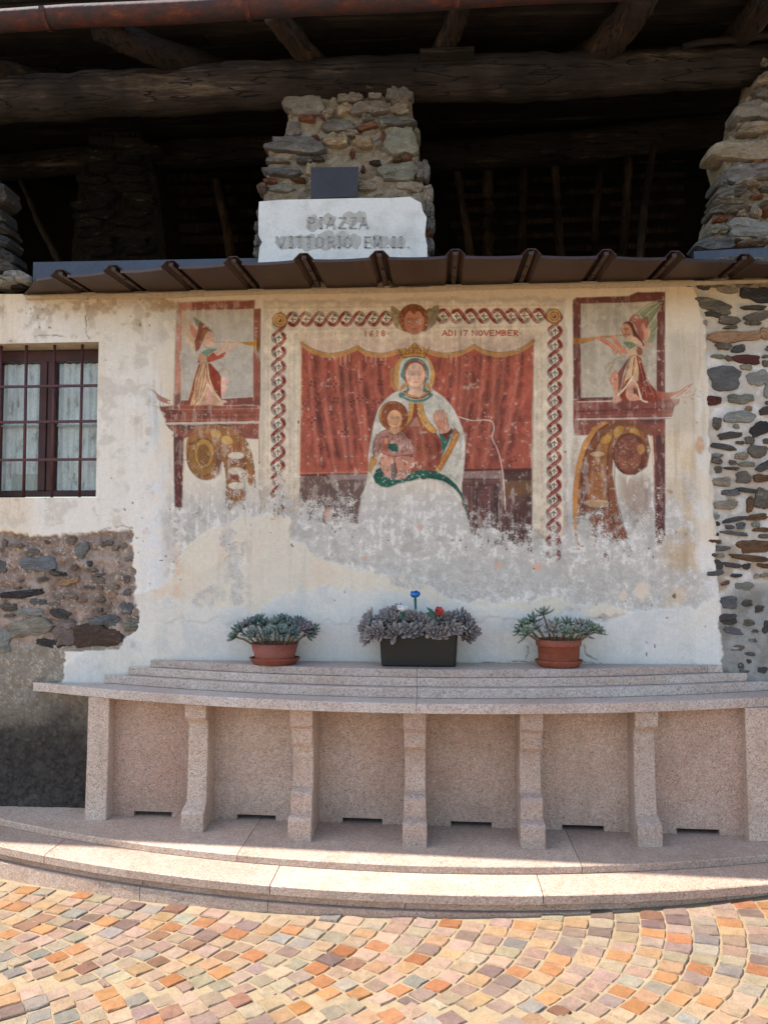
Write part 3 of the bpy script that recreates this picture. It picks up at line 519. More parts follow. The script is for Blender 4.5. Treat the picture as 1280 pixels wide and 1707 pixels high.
BARE = tint(BARE, (226, 222, 214), sstep(.52, .64, .5 * N_fin + .5 * N_str) * .8); BARE = np.where((spk > .70)[..., None], lin((230, 226, 220)), BARE)
BARE = tint(BARE, (164, 160, 152), sstep(.54, .68, fbm(SH, 26, 31, 4, .6)) * .5)
BASE = BASE * (1 - bare[..., None]) + BARE * bare[..., None]
def patch(pts, wob=10, soft=2.0):
    r = mask_poly(pts, True, soft, wob); m = np.zeros(SH, np.float32)
    if r: m[r[0]] = r[1]
    return m
cream = patch([(498, 905), (540, 930), (600, 950), (640, 960), (700, 965), (760, 1000), (900, 1000), (980, 1004), (990, 1030), (250, 1030), (290, 960), (330, 890), (400, 860), (470, 860)], 14, 3)
cream *= 1 - .85 * sstep(.52, .60, fbm(SH, 34, 41, 4, .55)) * sstep(330, 430, UU + 40 * (N_mid - .5)) * (1 - sstep(395, 430, UU)) 
CRE = tint(np.broadcast_to(lin((222, 212, 194)), BASE.shape).copy(), (220, 198, 176), sstep(.50, .66, N_mid) * .55); CRE = tint(CRE, (216, 208, 192), sstep(.5, .62, N_big) * .8)
BASE = BASE * (1 - cream[..., None]) + CRE * cream[..., None]
for pts, al in (([(600, 930), (640, 925), (700, 930), (790, 930), (870, 940), (935, 950), (940, 975), (900, 985), (860, 990), (790, 1000), (740, 985), (690, 985), (640, 962)], .95), ([(365, 900), (390, 890), (400, 920), (405, 960), (398, 1008), (380, 1010), (388, 960)], .9), ([(325, 990), (360, 970), (380, 990), (360, 1010), (335, 1015)], .85), ([(960, 960), (1060, 940), (1180, 950), (1190, 1000), (1120, 1016), (1000, 1010), (940, 1060), (935, 1010)], .9), ([(268, 850), (300, 860), (300, 905), (275, 900)], .6), ([(1115, 800), (1150, 790), (1160, 850), (1120, 860)], .35)):
    m = patch(pts, 16, 2) * al * (.4 + .6 * sstep(.42, .5, fbm(SH, 12, 51 + len(pts), 3, .6)))
    G = lin((192, 188, 180))[None, None] * (.72 + .54 * (.5 * N_fin + .5 * N_pix))[..., None]
    G = np.where((spk > .66)[..., None], lin((206, 204, 200)), G)
    BASE = BASE * (1 - m[..., None]) + G * m[..., None]
for (x, y, rx, ry) in ((830, 941, 7, 6), (895, 945, 8, 7), (545, 855, 6, 9), (700, 880, 5, 4), (610, 930, 4, 4)):
    BASE = tint(BASE, (214, 172, 146), patch(ring(x, y, rx, ry), 4, 2) * .8)
for (x, y, rx, ry) in ((1070, 985, 12, 12), (1040, 995, 6, 8)):
    BASE = tint(BASE, (224, 206, 186), patch(ring(x, y, rx, ry), 9, 1.5) * .85)
BASE = tint(BASE, (214, 170, 136), np.exp(-((UU - 296) / 7) ** 2) * sstep(880, 930, VV) * (1 - sstep(1000, 1030, VV)) * sstep(.4, .6, N_mid) * .45)
BASE = tint(BASE, (218, 190, 150), sstep(1095, 1150, UU + 60 * (N_mid - .5)) * (1 - sstep(1155, 1172, UU + 30 * (N_mid - .5))) * sstep(640, 760, VV) * sstep(.38, .6, N_mid) * .6)
BASE = tint(BASE, (176, 150, 120), sstep(1090, 1150, UU + 80 * (N_mid - .5)) * (1 - sstep(1150, 1172, UU + 40 * (N_mid - .5))) * sstep(840, 910, VV + 50 * (N_mid - .5)) * (1 - sstep(950, 1000, VV)) * .5 * sstep(.35, .55, N_mid))
BASE = BASE * (1 - A_paint[..., None]) + PAINT * A_paint[..., None]
del PAINT
# new pale render low down, with its ragged upper edge
edge = np.interp(UU[0], [0, 205, 232, 300, 360, 420, 500, 560, 640, 760, 860, 940, 1000, 1060, 1130, 1205], [1200, 1040, 1005, 1000, 1008, 1015, 985, 980, 985, 1003, 1010, 1018, 1030, 1018, 1012, 985]).astype(np.float32)
low = sstep(-4, 6, VV - edge[None, :] + 36 * (N_mid - .5) + 8 * (N_fin - .5)) * (1 - sstep(1200, 1208, UU + 10 * (N_mid - .5)))
LOW = tint(np.broadcast_to(lin((214, 213, 207)), BASE.shape).copy(), (220, 215, 203), sstep(.42, .62, N_big)); LOW = tint(LOW, (200, 202, 198), sstep(.5, .68, N_mid) * .6)
BASE = BASE * (1 - low[..., None]) + LOW * low[..., None]
# white lime strip between fresco and rubble, and round the old patch
wob = 18 * (N_mid - .5) + 10 * (N_fin - .5)
strip = sstep(1158, 1166, UU + wob) * sstep(600, 660, VV + wob)
BASE = tint(BASE, (224, 223, 220), strip * (.12 + .38 * sstep(.42, .6, N_mid)))
strip2 = np.exp(-((UU + wob - 238) / 22) ** 2) * sstep(540, 640, VV) * (1 - sstep(1090, 1120, VV)) * .15
BASE = tint(BASE, (232, 232, 230), strip2)
# pits, cracks and dirt of the old plaster
pit = sstep(.80, .83, .75 * fbm(SH, 9, 61, 2, .5) + .25 * fbm(SH, 60, 62, 2)) * (UU < 250) * (VV < 900) + sstep(.845, .86, .8 * fbm(SH, 7, 64, 2, .5) + .2 * fbm(SH, 50, 65, 2)) * (VV > 700)
crack = np.zeros(SH, np.float32)
def crk(pts, wd=1.2):
    P = tr(pts); P = catmull(P, False); x0, x1, y0, y1 = _box(P, 8)
    X, Y = np.meshgrid(np.arange(x0, x1, dtype=np.float32), np.arange(y0, y1, dtype=np.float32)); sl = (slice(y0, y1), slice(x0, x1))
    d, _ = _dist(P, False, X + (N_wob1[sl] - .5) * 14, Y + (N_wob2[sl] - .5) * 14, False)
    crack[sl] = np.maximum(crack[sl], np.clip(1.2 - d / wd, 0, 1))
for pts in ([(56, 561), (80, 560), (112, 561)], [(143, 550), (146, 560), (150, 567)], [(150, 510), (146, 535), (143, 552)], [(42, 912), (60, 906), (88, 902)], [(146, 915), (155, 908), (172, 910), (178, 915)], [(165, 884), (195, 879), (222, 880)], [(878, 1098), (881, 1085), (879, 1078)], [(990, 1100), (975, 1090), (968, 1078)], [(800, 1106), (880, 1104), (1000, 1106)], [(150, 500), (128, 496), (105, 492)], [(225, 490), (240, 484), (232, 500)]):
    crk(pts)
BASE = tint(BASE, (110, 84, 62), np.clip(pit + crack, 0, 1) * .85)
BASE = tint(BASE, (150, 128, 104), sstep(.70, .78, N_mid) * (UU < 260) * .35)
dirt = fbm(SH, 30, 63, 5, .65); BASE = tint(BASE, (168, 140, 106), sstep(.50, .66, dirt) * (UU < 300) * (1 - sstep(500, 570, VV)) * .8)
BASE = tint(BASE, (186, 176, 162), sstep(.54, .70, dirt) * (UU < 262) * (VV < 900) * .45); BASE = tint(BASE, (120, 98, 76), sstep(.70, .76, .6 * dirt + .4 * N_fin) * (UU < 320) * (VV < 570) * .8)
N_run = fbm(SH, 26, 66, 4, .6, .35, 5.0); BASE = BASE * (1 - .11 * sstep(.54, .70, N_run) * sstep(.42, .6, N_big) * (1 - sstep(800, 1000, VV)) - .04 * sstep(.52, .70, N_run))[..., None]      # grey runs of rain and dust
# exposed rubble on the right, old mortar patch and cement render on the left
r_edge = np.interp(VV[:, 0], [470, 500, 560, 640, 740, 860, 960, 1010, 1060, 1110, 1140], [1150, 1158, 1172, 1180, 1182, 1190, 1198, 1198, 1203, 1206, 1236]).astype(np.float32)
right = sstep(-2, 2, UU - r_edge[:, None] + wob * .9)
l_top = np.interp(UU[0], [-60, 0, 60, 120, 170, 222, 260], [884, 886, 893, 892, 886, 883, 883]).astype(np.float32)
l_right = np.interp(VV[:, 0], [880, 960, 1030, 1050, 1062, 1080, 1084, 1145, 1160, 1400], [221, 224, 232, 226, 208, 200, 110, 100, 240, 240]).astype(np.float32)
lw_ = 16 * (N_mid - .5) + 9 * (N_fin - .5)
left = sstep(-2, 2, VV - l_top[None, :] + lw_) * (1 - sstep(-2, 2, UU - l_right[:, None] + lw_))
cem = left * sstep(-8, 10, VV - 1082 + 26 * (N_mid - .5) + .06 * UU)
cem_r = right * sstep(-10, 12, VV - (975 + 30 * (N_mid - .5)) + .35 * (1225 - np.maximum(UU, 1200)) * 0)
cem_r *= sstep(1200, 1245, UU + 60 * (N_mid - .5) + .35 * (VV - 960))
g1 = (.70 + .6 * (.45 * N_fin + .30 * N_pix + .25 * N_mid))[..., None]
MORT = np.broadcast_to(lin((212, 207, 201)), BASE.shape).copy() * (.70 + .40 * N_fin + .16 * N_pix)[..., None]
MORT = tint(MORT, (206, 190, 164), (1 - sstep(520, 580, VV)) * .9); MORT = tint(MORT, (168, 150, 130), sstep(.40, .54, N_mid) * sstep(700, 840, VV) * .9); MORT = tint(MORT, (186, 176, 164), sstep(.44, .60, fbm(SH, 30, 33, 4, .6)) * .8)
BASE = BASE * (1 - right[..., None]) + MORT * right[..., None]
OLD = lin((146, 128, 116))[None, None] * g1; OLD = tint(OLD, (176, 160, 148), sstep(.54, .64, N_mid) * .6); OLD = tint(OLD, (84, 70, 62), sstep(.66, .70, N_fin) * .6); OLD = np.where((spk > .72)[..., None], lin((186, 172, 160)), OLD)
BASE = BASE * (1 - left[..., None]) + OLD * left[..., None]
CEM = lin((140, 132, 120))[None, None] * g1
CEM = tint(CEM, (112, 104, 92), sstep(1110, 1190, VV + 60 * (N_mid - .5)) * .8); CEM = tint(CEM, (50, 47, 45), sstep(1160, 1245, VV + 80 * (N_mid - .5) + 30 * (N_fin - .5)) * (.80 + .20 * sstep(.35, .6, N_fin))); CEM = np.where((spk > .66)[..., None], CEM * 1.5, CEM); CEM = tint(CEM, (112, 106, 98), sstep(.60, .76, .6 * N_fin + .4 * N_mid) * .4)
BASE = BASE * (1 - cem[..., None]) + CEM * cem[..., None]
CER = lin((146, 146, 142))[None, None] * g1; CER = tint(CER, (120, 116, 108), sstep(.5, .66, N_mid) * .7)
BASE = BASE * (1 - cem_r[..., None]) + CER * cem_r[..., None]
# relief in metres, + is towards the square
REL = .010 * (N_big - .5) + .004 * (N_mid - .5) + .0015 * (N_fin - .5)
REL += (UU < 260) * (.012 * (fbm(SH, 70, 71, 3) - .5))
REL -= .004 * np.clip(pit * 1.4 + crack, 0, 1.5)
REL -= .0035 * sstep(.3, .7, bare * (1 - cream) * (1 - A_paint)) + .0006 * (1 - A_paint) * bare * (N_pix - .5)
REL += .006 * low + .004 * cream * (1 - low)
ROUGH = np.maximum(right, left)
REL -= .014 * right * (1 - .8 * cem_r); REL += right * (.018 * (fbm(SH, 24, 81, 4, .6) - .5))
lump = fbm(SH, 30, 91, 5, .66); REL -= .016 * left * (1 - .6 * cem); REL += left * (.060 * (np.abs(lump - .5) * -1.6 + .22) + .014 * (N_fin - .5)) * (1 - .6 * cem)
WALL_ALBEDO = np.clip(BASE * .93 * np.array([1.02, 1.0, .975], np.float32), 0, 1)
# ---- end of wall field
# ------------------------------------------------------------------ mesh and material helpers
rnd = random.Random(11)
def srgb(r, g, b, k=1.0):
    f = lambda c: (c / 255 / 12.92) if c <= 10 else ((c / 255 + 0.055) / 1.055) ** 2.4
    return (f(r) * k, f(g) * k, f(b) * k, 1.0)
def obj(name, verts, faces, mat, parent=None, smooth=False, origin=None, color=None):
    me = bpy.data.meshes.new(name)
    V = [Vector(v) for v in verts]
    if origin is None:
        lo = Vector((min(v.x for v in V), min(v.y for v in V), min(v.z for v in V))); hi = Vector((max(v.x for v in V), max(v.y for v in V), max(v.z for v in V)))
        origin = (lo + hi) / 2; origin.z = lo.z
    origin = Vector(origin)
    me.from_pydata([v - origin for v in V], [], faces); me.update()
    bm = bmesh.new(); bm.from_mesh(me); bmesh.ops.recalc_face_normals(bm, faces=bm.faces); bm.to_mesh(me); bm.free()
    if smooth: me.polygons.foreach_set('use_smooth', [True] * len(me.polygons))
    if mat: me.materials.append(mat)
    o = bpy.data.objects.new(name, me); COL.objects.link(o)
    o.location = origin
    if color: o.color = color
    if parent: put_under(o, parent)
    return o
def put_under(o, parent):
    o.parent = parent
    o.matrix_parent_inverse = Matrix.Translation(-world_loc(parent))
def world_loc(o):
    return Vector(o['_at']) if '_at' in o else Vector(o.location)
def thing(name, label, cat, loc, group=None):
    e = bpy.data.objects.new(name, None); COL.objects.link(e); e.location = loc; e.empty_display_size = .1
    e['label'] = label; e['category'] = cat
    if group: e['group'] = group
    return e
def tag(o, label, cat=None, group=None):
    o['label'] = label
    if cat: o['category'] = cat
    if group: o['group'] = group
    return o
class MB:                                   # collects shapes of ONE part
    def __init__(s): s.v = []; s.f = []
    def add(s, V, F):
        n = len(s.v); s.v += [tuple(v) for v in V]; s.f += [tuple(i + n for i in f) for f in F]; return s
    def box(s, x0, x1, y0, y1, z0, z1):
        return s.add([(x0, y0, z0), (x1, y0, z0), (x1, y1, z0), (x0, y1, z0), (x0, y0, z1), (x1, y0, z1), (x1, y1, z1), (x0, y1, z1)],
                     [(0, 3, 2, 1), (4, 5, 6, 7), (0, 1, 5, 4), (1, 2, 6, 5), (2, 3, 7, 6), (3, 0, 4, 7)])
    def tube(s, pts, rads, n=8, cap=True, seed=0, rough=0.0, flat=1.0):
        r = random.Random(seed); pts = [Vector(p) for p in pts]; rings = []
        V, F = [], []
        for i, p in enumerate(pts):
            d = (pts[min(i + 1, len(pts) - 1)] - pts[max(i - 1, 0)]).normalized()
            a = d.cross(Vector((0, 0, 1)))
            if a.length < 1e-3: a = d.cross(Vector((0, 1, 0)))
            a.normalize(); b = d.cross(a).normalized()
            rr = rads[i] if isinstance(rads, (list, tuple)) else rads
            for k in range(n):
                t = 2 * math.pi * k / n; q = rr * (1 + rough * r.uniform(-1, 1))
                V.append(p + a * math.cos(t) * q + b * math.sin(t) * q * flat)
        for i in range(len(pts) - 1):
            for k in range(n):
                F.append((i * n + k, i * n + (k + 1) % n, (i + 1) * n + (k + 1) % n, (i + 1) * n + k))
        if cap:
            F.append(tuple(range(n))[::-1]); F.append(tuple((len(pts) - 1) * n + k for k in range(n)))
        return s.add(V, F)
    def lathe(s, prof, c, n=28, sx=1.0, sy=1.0):
        V, F = [], []
        for (r_, z) in prof:
            for k in range(n):
                t = 2 * math.pi * k / n; V.append((c[0] + r_ * math.cos(t) * sx, c[1] + r_ * math.sin(t) * sy, c[2] + z))
        for i in range(len(prof) - 1):
            for k in range(n): F.append((i * n + k, i * n + (k + 1) % n, (i + 1) * n + (k + 1) % n, (i + 1) * n + k))
        return s.add(V, F)
    def build(s, name, mat, parent=None, smooth=False, color=None, bevel=0.0):
        o = obj(name, s.v, s.f, mat, parent, smooth, color=color)
        if bevel:
            bm = bmesh.new(); bm.from_mesh(o.data)
            ed = [e for e in bm.edges if len(e.link_faces) == 2 and e.calc_face_angle(0) > .5]
            bmesh.ops.bevel(bm, geom=ed, offset=bevel, segments=2, profile=.7, affect='EDGES'); bm.to_mesh(o.data); bm.free()
        return o

def nodes(name):
    m = bpy.data.materials.new(name); m.use_nodes = True; t = m.node_tree; t.nodes.clear()
    out = t.nodes.new('ShaderNodeOutputMaterial'); b = t.nodes.new('ShaderNodeBsdfPrincipled')
    t.links.new(b.outputs[0], out.inputs[0])
    return m, t, b
def N(t, kind, **kw):
    n = t.nodes.new(kind)
    for k, v in kw.items():
        if k.startswith('i_'): n.inputs[k[2:].replace('_', ' ')].default_value = v
        else: setattr(n, k, v)
    return n
def coords(t, scale=(1, 1, 1), jitter=True):
    tc = N(t, 'ShaderNodeTexCoord'); mp = N(t, 'ShaderNodeMapping'); mp.inputs['Scale'].default_value = scale
    t.links.new(tc.outputs['Object'], mp.inputs['Vector'])
    if jitter:
        oi = N(t, 'ShaderNodeObjectInfo'); ml = N(t, 'ShaderNodeMath', operation='MULTIPLY'); ml.inputs[1].default_value = 37.0
        t.links.new(oi.outputs['Random'], ml.inputs[0])
        cb = N(t, 'ShaderNodeCombineXYZ')
        for k in range(3): t.links.new(ml.outputs[0], cb.inputs[k])
        t.links.new(cb.outputs[0], mp.inputs['Location'])
    return mp.outputs[0]
def ramp(t, src, stops, interp='LINEAR'):
    r = N(t, 'ShaderNodeValToRGB'); r.color_ramp.interpolation = interp
    while len(r.color_ramp.elements) > 1: r.color_ramp.elements.remove(r.color_ramp.elements[0])
    r.color_ramp.elements[0].position = stops[0][0]; r.color_ramp.elements[0].color = stops[0][1]
    for p, c in stops[1:]:
        e = r.color_ramp.elements.new(p); e.color = c
    t.links.new(src, r.inputs[0]); return r.outputs[0]
def mix(t, a, b, fac, mode='MIX'):
    m = N(t, 'ShaderNodeMix', data_type='RGBA', blend_type=mode)
    for k, v in ((0, fac), (6, a), (7, b)):
        if hasattr(v, 'is_output'): t.links.new(v, m.inputs[k])
        else: m.inputs[k].default_value = v
    return m.outputs[2]
def bump(t, b, src, strength, dist=0.01):
    n = N(t, 'ShaderNodeBump'); n.inputs['Strength'].default_value = strength; n.inputs['Distance'].default_value = dist
    t.links.new(src, n.inputs['Height']); t.links.new(n.outputs[0], b.inputs['Normal'])
def noise(t, co, scale, detail=4, rough=.6):
    n = N(t, 'ShaderNodeTexNoise'); n.inputs['Scale'].default_value = scale; n.inputs['Detail'].default_value = detail; n.inputs['Roughness'].default_value = rough
    t.links.new(co, n.inputs['Vector']); return n.outputs['Fac']
G = lambda v: (v, v, v, 1)
def plain(name, c1, c2, scale=8, rough=.8, bmp=.3, dist=.006, stretch=(1, 1, 1), spec=.4, metal=0.0, fine=60):
    m, t, b = nodes(name); co = coords(t, stretch)
    n1 = noise(t, co, scale, 6, .65); n2 = noise(t, co, fine, 3, .6)
    c = ramp(t, n1, [(.28, c1), (.72, c2)])
    c = mix(t, c, ramp(t, n2, [(.25, G(.62)), (.75, G(1.0))]), .8, 'MULTIPLY')
    t.links.new(c, b.inputs['Base Color']); b.inputs['Roughness'].default_value = rough; b.inputs['Specular IOR Level'].default_value = spec; b.inputs['Metallic'].default_value = metal
    ad = N(t, 'ShaderNodeMath', operation='ADD'); t.links.new(n1, ad.inputs[0]); t.links.new(n2, ad.inputs[1]); bump(t, b, ad.outputs[0], bmp, dist)
    return m
# rubble stone: colour of the object itself, foliated and speckled
def stone_material():
    m, t, b = nodes('rubble_stone'); oi = N(t, 'ShaderNodeObjectInfo'); co = coords(t, (1, 1, 2.6))
    n1 = noise(t, co, 11, 7, .7); n2 = noise(t, co, 60, 4, .7); n3 = noise(t, coords(t), 160, 2, .5)
    c = mix(t, oi.outputs['Color'], ramp(t, n1, [(.22, G(.42)), (.5, G(.95)), (.78, G(1.45))]), .95, 'MULTIPLY')
    c = mix(t, c, ramp(t, n2, [(.3, G(.55)), (.65, G(1.15))]), .7, 'MULTIPLY')
    c = mix(t, c, srgb(190, 180, 160), ramp(t, n1, [(.60, G(0)), (.72, G(.38))]))
    c = mix(t, c, srgb(150, 100, 66), ramp(t, n2, [(.62, G(0)), (.76, G(.45))]))
    t.links.new(c, b.inputs['Base Color']); b.inputs['Roughness'].default_value = .82; b.inputs['Specular IOR Level'].default_value = .35
    a1 = N(t, 'ShaderNodeMath', operation='MULTIPLY_ADD'); a1.inputs[1].default_value = .5; t.links.new(n2, a1.inputs[0]); t.links.new(n1, a1.inputs[2]); bump(t, b, a1.outputs[0], .9, .014)
    return m
M_STONE = stone_material()
M_MORTAR = plain('rough_mortar', srgb(150, 138, 120, .72), srgb(196, 182, 160, .72), 14, .95, .9, .02, fine=90)
M_DARKWALL = plain('shaded_loft_masonry', srgb(40, 37, 35, .5), srgb(70, 64, 58, .5), 9, .95, .8, .02)  # darker copy of the pier masonry, the loft's shade put into its colour
def wood(name, c1, c2, c3, stretch, sc=6, crack=None):
    m, t, b = nodes(name); co = coords(t, stretch); co2 = coords(t)
    n1 = noise(t, co, sc, 8, .72); n2 = noise(t, co2, 2.2, 5, .6); n3 = noise(t, co, sc * 5, 4, .7)
    c = ramp(t, n1, [(.25, c1), (.55, c2), (.8, c3)])
    c = mix(t, c, (.016, .012, .011, 1), ramp(t, n2, [(.40, G(.9)), (.60, G(0))]))
    c = mix(t, c, ramp(t, n3, [(.3, G(.4)), (.7, G(1.1))]), .8, 'MULTIPLY')
    ck = ramp(t, noise(t, co, sc * 1.7, 2, .5), [(.485, G(1)), (.50, G(0)), (.515, G(1))])      # long drying cracks
    c = mix(t, c, mix(t, c, ck, 1.0, 'MULTIPLY'), .85)
    t.links.new(c, b.inputs['Base Color']); b.inputs['Roughness'].default_value = .9; b.inputs['Specular IOR Level'].default_value = .25
    a1 = N(t, 'ShaderNodeMath', operation='MULTIPLY_ADD'); a1.inputs[1].default_value = .5; t.links.new(n3, a1.inputs[0]); t.links.new(n1, a1.inputs[2])
    a2 = N(t, 'ShaderNodeMath', operation='MULTIPLY_ADD'); a2.inputs[1].default_value = .5; t.links.new(ck, a2.inputs[0]); t.links.new(a1.outputs[0], a2.inputs[2]); bump(t, b, a2.outputs[0], 1.0, .025)
    return m
M_BEAM = wood('weathered_beam', srgb(28, 25, 24), srgb(62, 54, 49), srgb(154, 138, 122), (.18, 1.6, 1.6), 7)
M_RAFTER = wood('rafter_timber', srgb(32, 26, 23), srgb(66, 52, 42), srgb(120, 100, 82), (1.6, .22, 1.6), 7)
M_BOARD = wood('grey_roof_board', srgb(30, 27, 26), srgb(62, 56, 52), srgb(120, 112, 102), (.15, 2.2, 2.2), 8)
M_POLE = wood('loft_pole', srgb(42, 34, 28), srgb(90, 74, 59), srgb(140, 118, 94), (2.2, 2.2, .3), 7)

# ------------------------------------------------------------------ the house
house = thing('stone_house', 'old plastered stone house with an open timbered loft and frescoed front', 'house', (0, 0, 0))
def wall_material():
    m, t, b = nodes('painted_lime_plaster'); vc = N(t, 'ShaderNodeVertexColor', layer_name='Col'); co = coords(t, jitter=False)
    n2 = noise(t, co, 220, 3, .7); n1 = noise(t, co, 38, 5, .7)
    c = mix(t, vc.outputs[0], ramp(t, n2, [(.28, G(.74)), (.7, G(1.08))]), .75, 'MULTIPLY')
    c = mix(t, c, ramp(t, n1, [(.25, G(.86)), (.7, G(1.05))]), .7, 'MULTIPLY')
    t.links.new(c, b.inputs['Base Color']); b.inputs['Roughness'].default_value = .93; b.inputs['Specular IOR Level'].default_value = .2
    a1 = N(t, 'ShaderNodeMath', operation='MULTIPLY_ADD'); a1.inputs[1].default_value = .45; t.links.new(n2, a1.inputs[0]); t.links.new(n1, a1.inputs[2]); bump(t, b, a1.outputs[0], .35, .006)
    return m
M_WALL = wall_material()
ev = lambda x: int(round(x / 2.0)) * 2
def cells(u0, v0, u1, v1):
    a = gpt(u0, v0); b_ = gpt(u1, v1); return ev(a[0]), ev(a[1]), ev(b_[0]), ev(b_[1])
fx0, fy0, _, _ = cells(264, 492, 0, 0); _, _, fx3, fy1 = cells(0, 0, 1162, 965)
fx1 = cells(440, 492, 0, 0)[0]; fx2 = cells(946, 492, 0, 0)[0]
wx0, wy0, wx1, wy1 = cells(-26, 573, 160, 828)
ODDJ = np.arange(fy0 + 1, fy1, 2); ODDI = np.arange(fx0 + 1, fx3, 2)
for i in (fx0, fx3): REL[ODDJ, i] = (REL[ODDJ - 1, i] + REL[ODDJ + 1, i]) / 2
for j in (fy0, fy1): REL[j, ODDI] = (REL[j, ODDI - 1] + REL[j, ODDI + 1]) / 2
def wall_sheet(name, i0, i1, j0, j1, step, holes=()):
    I = np.arange(i0, i1 + 1, step); J = np.arange(j0, j1 + 1, step)
    jj, ii = np.meshgrid(J, I, indexing='ij')
    co = np.stack([WX0 + ii * HG, -REL[jj, ii], WZ1 - jj * HG], -1).reshape(-1, 3).astype(np.float32)
    col = np.concatenate([WALL_ALBEDO[jj, ii], np.ones(jj.shape + (1,), np.float32)], -1).reshape(-1, 4).astype(np.float32)
    n = len(I); a = (np.arange(len(J) - 1)[:, None] * n + np.arange(n - 1)[None, :])
    ok = np.ones(a.shape, bool)
    for (h0, k0, h1, k1) in holes:
        ok &= ~((ii[:-1, :-1] >= h0) & (ii[1:, 1:] <= h1) & (jj[:-1, :-1] >= k0) & (jj[1:, 1:] <= k1))
    a = a[ok]
    q = np.stack([a, a + n, a + n + 1, a + 1], -1)
    used = np.zeros(len(co), bool); used[q.ravel()] = True; re = np.cumsum(used) - 1
    co = co[used]; col = col[used]; q = re[q].astype(np.int32)
    me = bpy.data.meshes.new(name); me.vertices.add(len(co)); me.vertices.foreach_set('co', co.ravel())
    me.loops.add(q.size); me.loops.foreach_set('vertex_index', q.ravel())
    me.polygons.add(len(q)); me.polygons.foreach_set('loop_start', np.arange(0, q.size, 4, dtype=np.int32))
    at_ = me.color_attributes.new('Col', 'FLOAT_COLOR', 'POINT'); at_.data.foreach_set('color', col.ravel())
    me.update(calc_edges=True); me.validate()
    me.polygons.foreach_set('use_smooth', np.ones(len(q), bool)); me.materials.append(M_WALL)
    o = bpy.data.objects.new(name, me); COL.objects.link(o); put_under(o, house); return o
wall = wall_sheet('wall', 0, NX - 1 - (NX - 1) % 2, 0, NZ - 1 - (NZ - 1) % 2, 2, [(fx0, fy0, fx3, fy1), (wx0, wy0, wx1, wy1)])
fresco = wall_sheet('fresco', fx1, fx2, fy0, fy1, 1); fresco['label'] = 'fresco of an enthroned crowned mother and child before a red curtain'
fl = wall_sheet('fresco', fx0, fx1, fy0, fy1, 1); fl['label'] = 'painted panel of a trumpeter with a bird on the ledge'
fr_ = wall_sheet('fresco', fx2, fx3, fy0, fy1, 1); fr_['label'] = 'painted panel of a piper above a brown scroll'
WIN = (WX0 + wx0 * HG, WX0 + wx1 * HG, WZ1 - wy1 * HG, WZ1 - wy0 * HG)        # window opening x0 x1 z0 z1
del BASE, BARE, CRE, LOW, MORT, OLD, CEM, CER
# thickness of the wall, split round the window
mb = MB(); x0, x1, z0, z1 = WIN; e = .012
mb.box(x1 + e, 4.6, .05, .5, -.3, 2.885); mb.box(-5.2, x0 - e, .05, .5, -.3, 2.885); mb.box(x0 - e, x1 + e, .05, .5, -.3, z0 - e); mb.box(x0 - e, x1 + e, .05, .5, z1 + e, 2.885)
mb.box(WX1 + .001, 4.6, -.012, .049, -.3, 2.885); mb.box(-5.2, WX0 - .001, -.012, .049, -.3, 2.885)
mb.build('wall_core', M_MORTAR, house)
M_REVEAL = plain('window_reveal_plaster', srgb(196, 180, 154, .75), srgb(222, 212, 194, .75), 10, .95, .5, .008)
mb = MB(); dpt = .2; g = .004
mb.add([(x0 - e, g, z0 - e), (x0 - e, dpt, z0 - e), (x0 - e, dpt, z1 + e), (x0 - e, g, z1 + e), (x0, g, z0), (x0 + .01, dpt, z0), (x0 + .01, dpt, z1), (x0, g, z1)], [(4, 5, 6, 7), (0, 3, 2, 1), (0, 4, 7, 3), (1, 2, 6, 5)])
mb.add([(x1 + e, g, z0 - e), (x1 + e, dpt, z0 - e), (x1 + e, dpt, z1 + e), (x1 + e, g, z1 + e), (x1, g, z0), (x1 - .01, dpt, z0), (x1 - .01, dpt, z1), (x1, g, z1)], [(4, 7, 6, 5), (0, 1, 2, 3), (0, 3, 7, 4), (1, 5, 6, 2)])
mb.add([(x0, g, z1), (x1, g, z1), (x1 - .01, dpt, z1 - .01), (x0 + .01, dpt, z1 - .01), (x0, g, z1 + e), (x1, g, z1 + e), (x1, dpt, z1 + e), (x0, dpt, z1 + e)], [(0, 3, 2, 1), (4, 5, 6, 7), (0, 1, 5, 4), (2, 3, 7, 6)])
mb.add([(x0, g, z0), (x1, g, z0), (x1 - .01, dpt, z0 + .012), (x0 + .01, dpt, z0 + .012), (x0, g, z0 - e), (x1, g, z0 - e), (x1, dpt, z0 - e), (x0, dpt, z0 - e)], [(0, 1, 2, 3), (4, 7, 6, 5), (0, 4, 5, 1), (2, 6, 7, 3)])
mb.build('window_reveal', M_REVEAL, house)

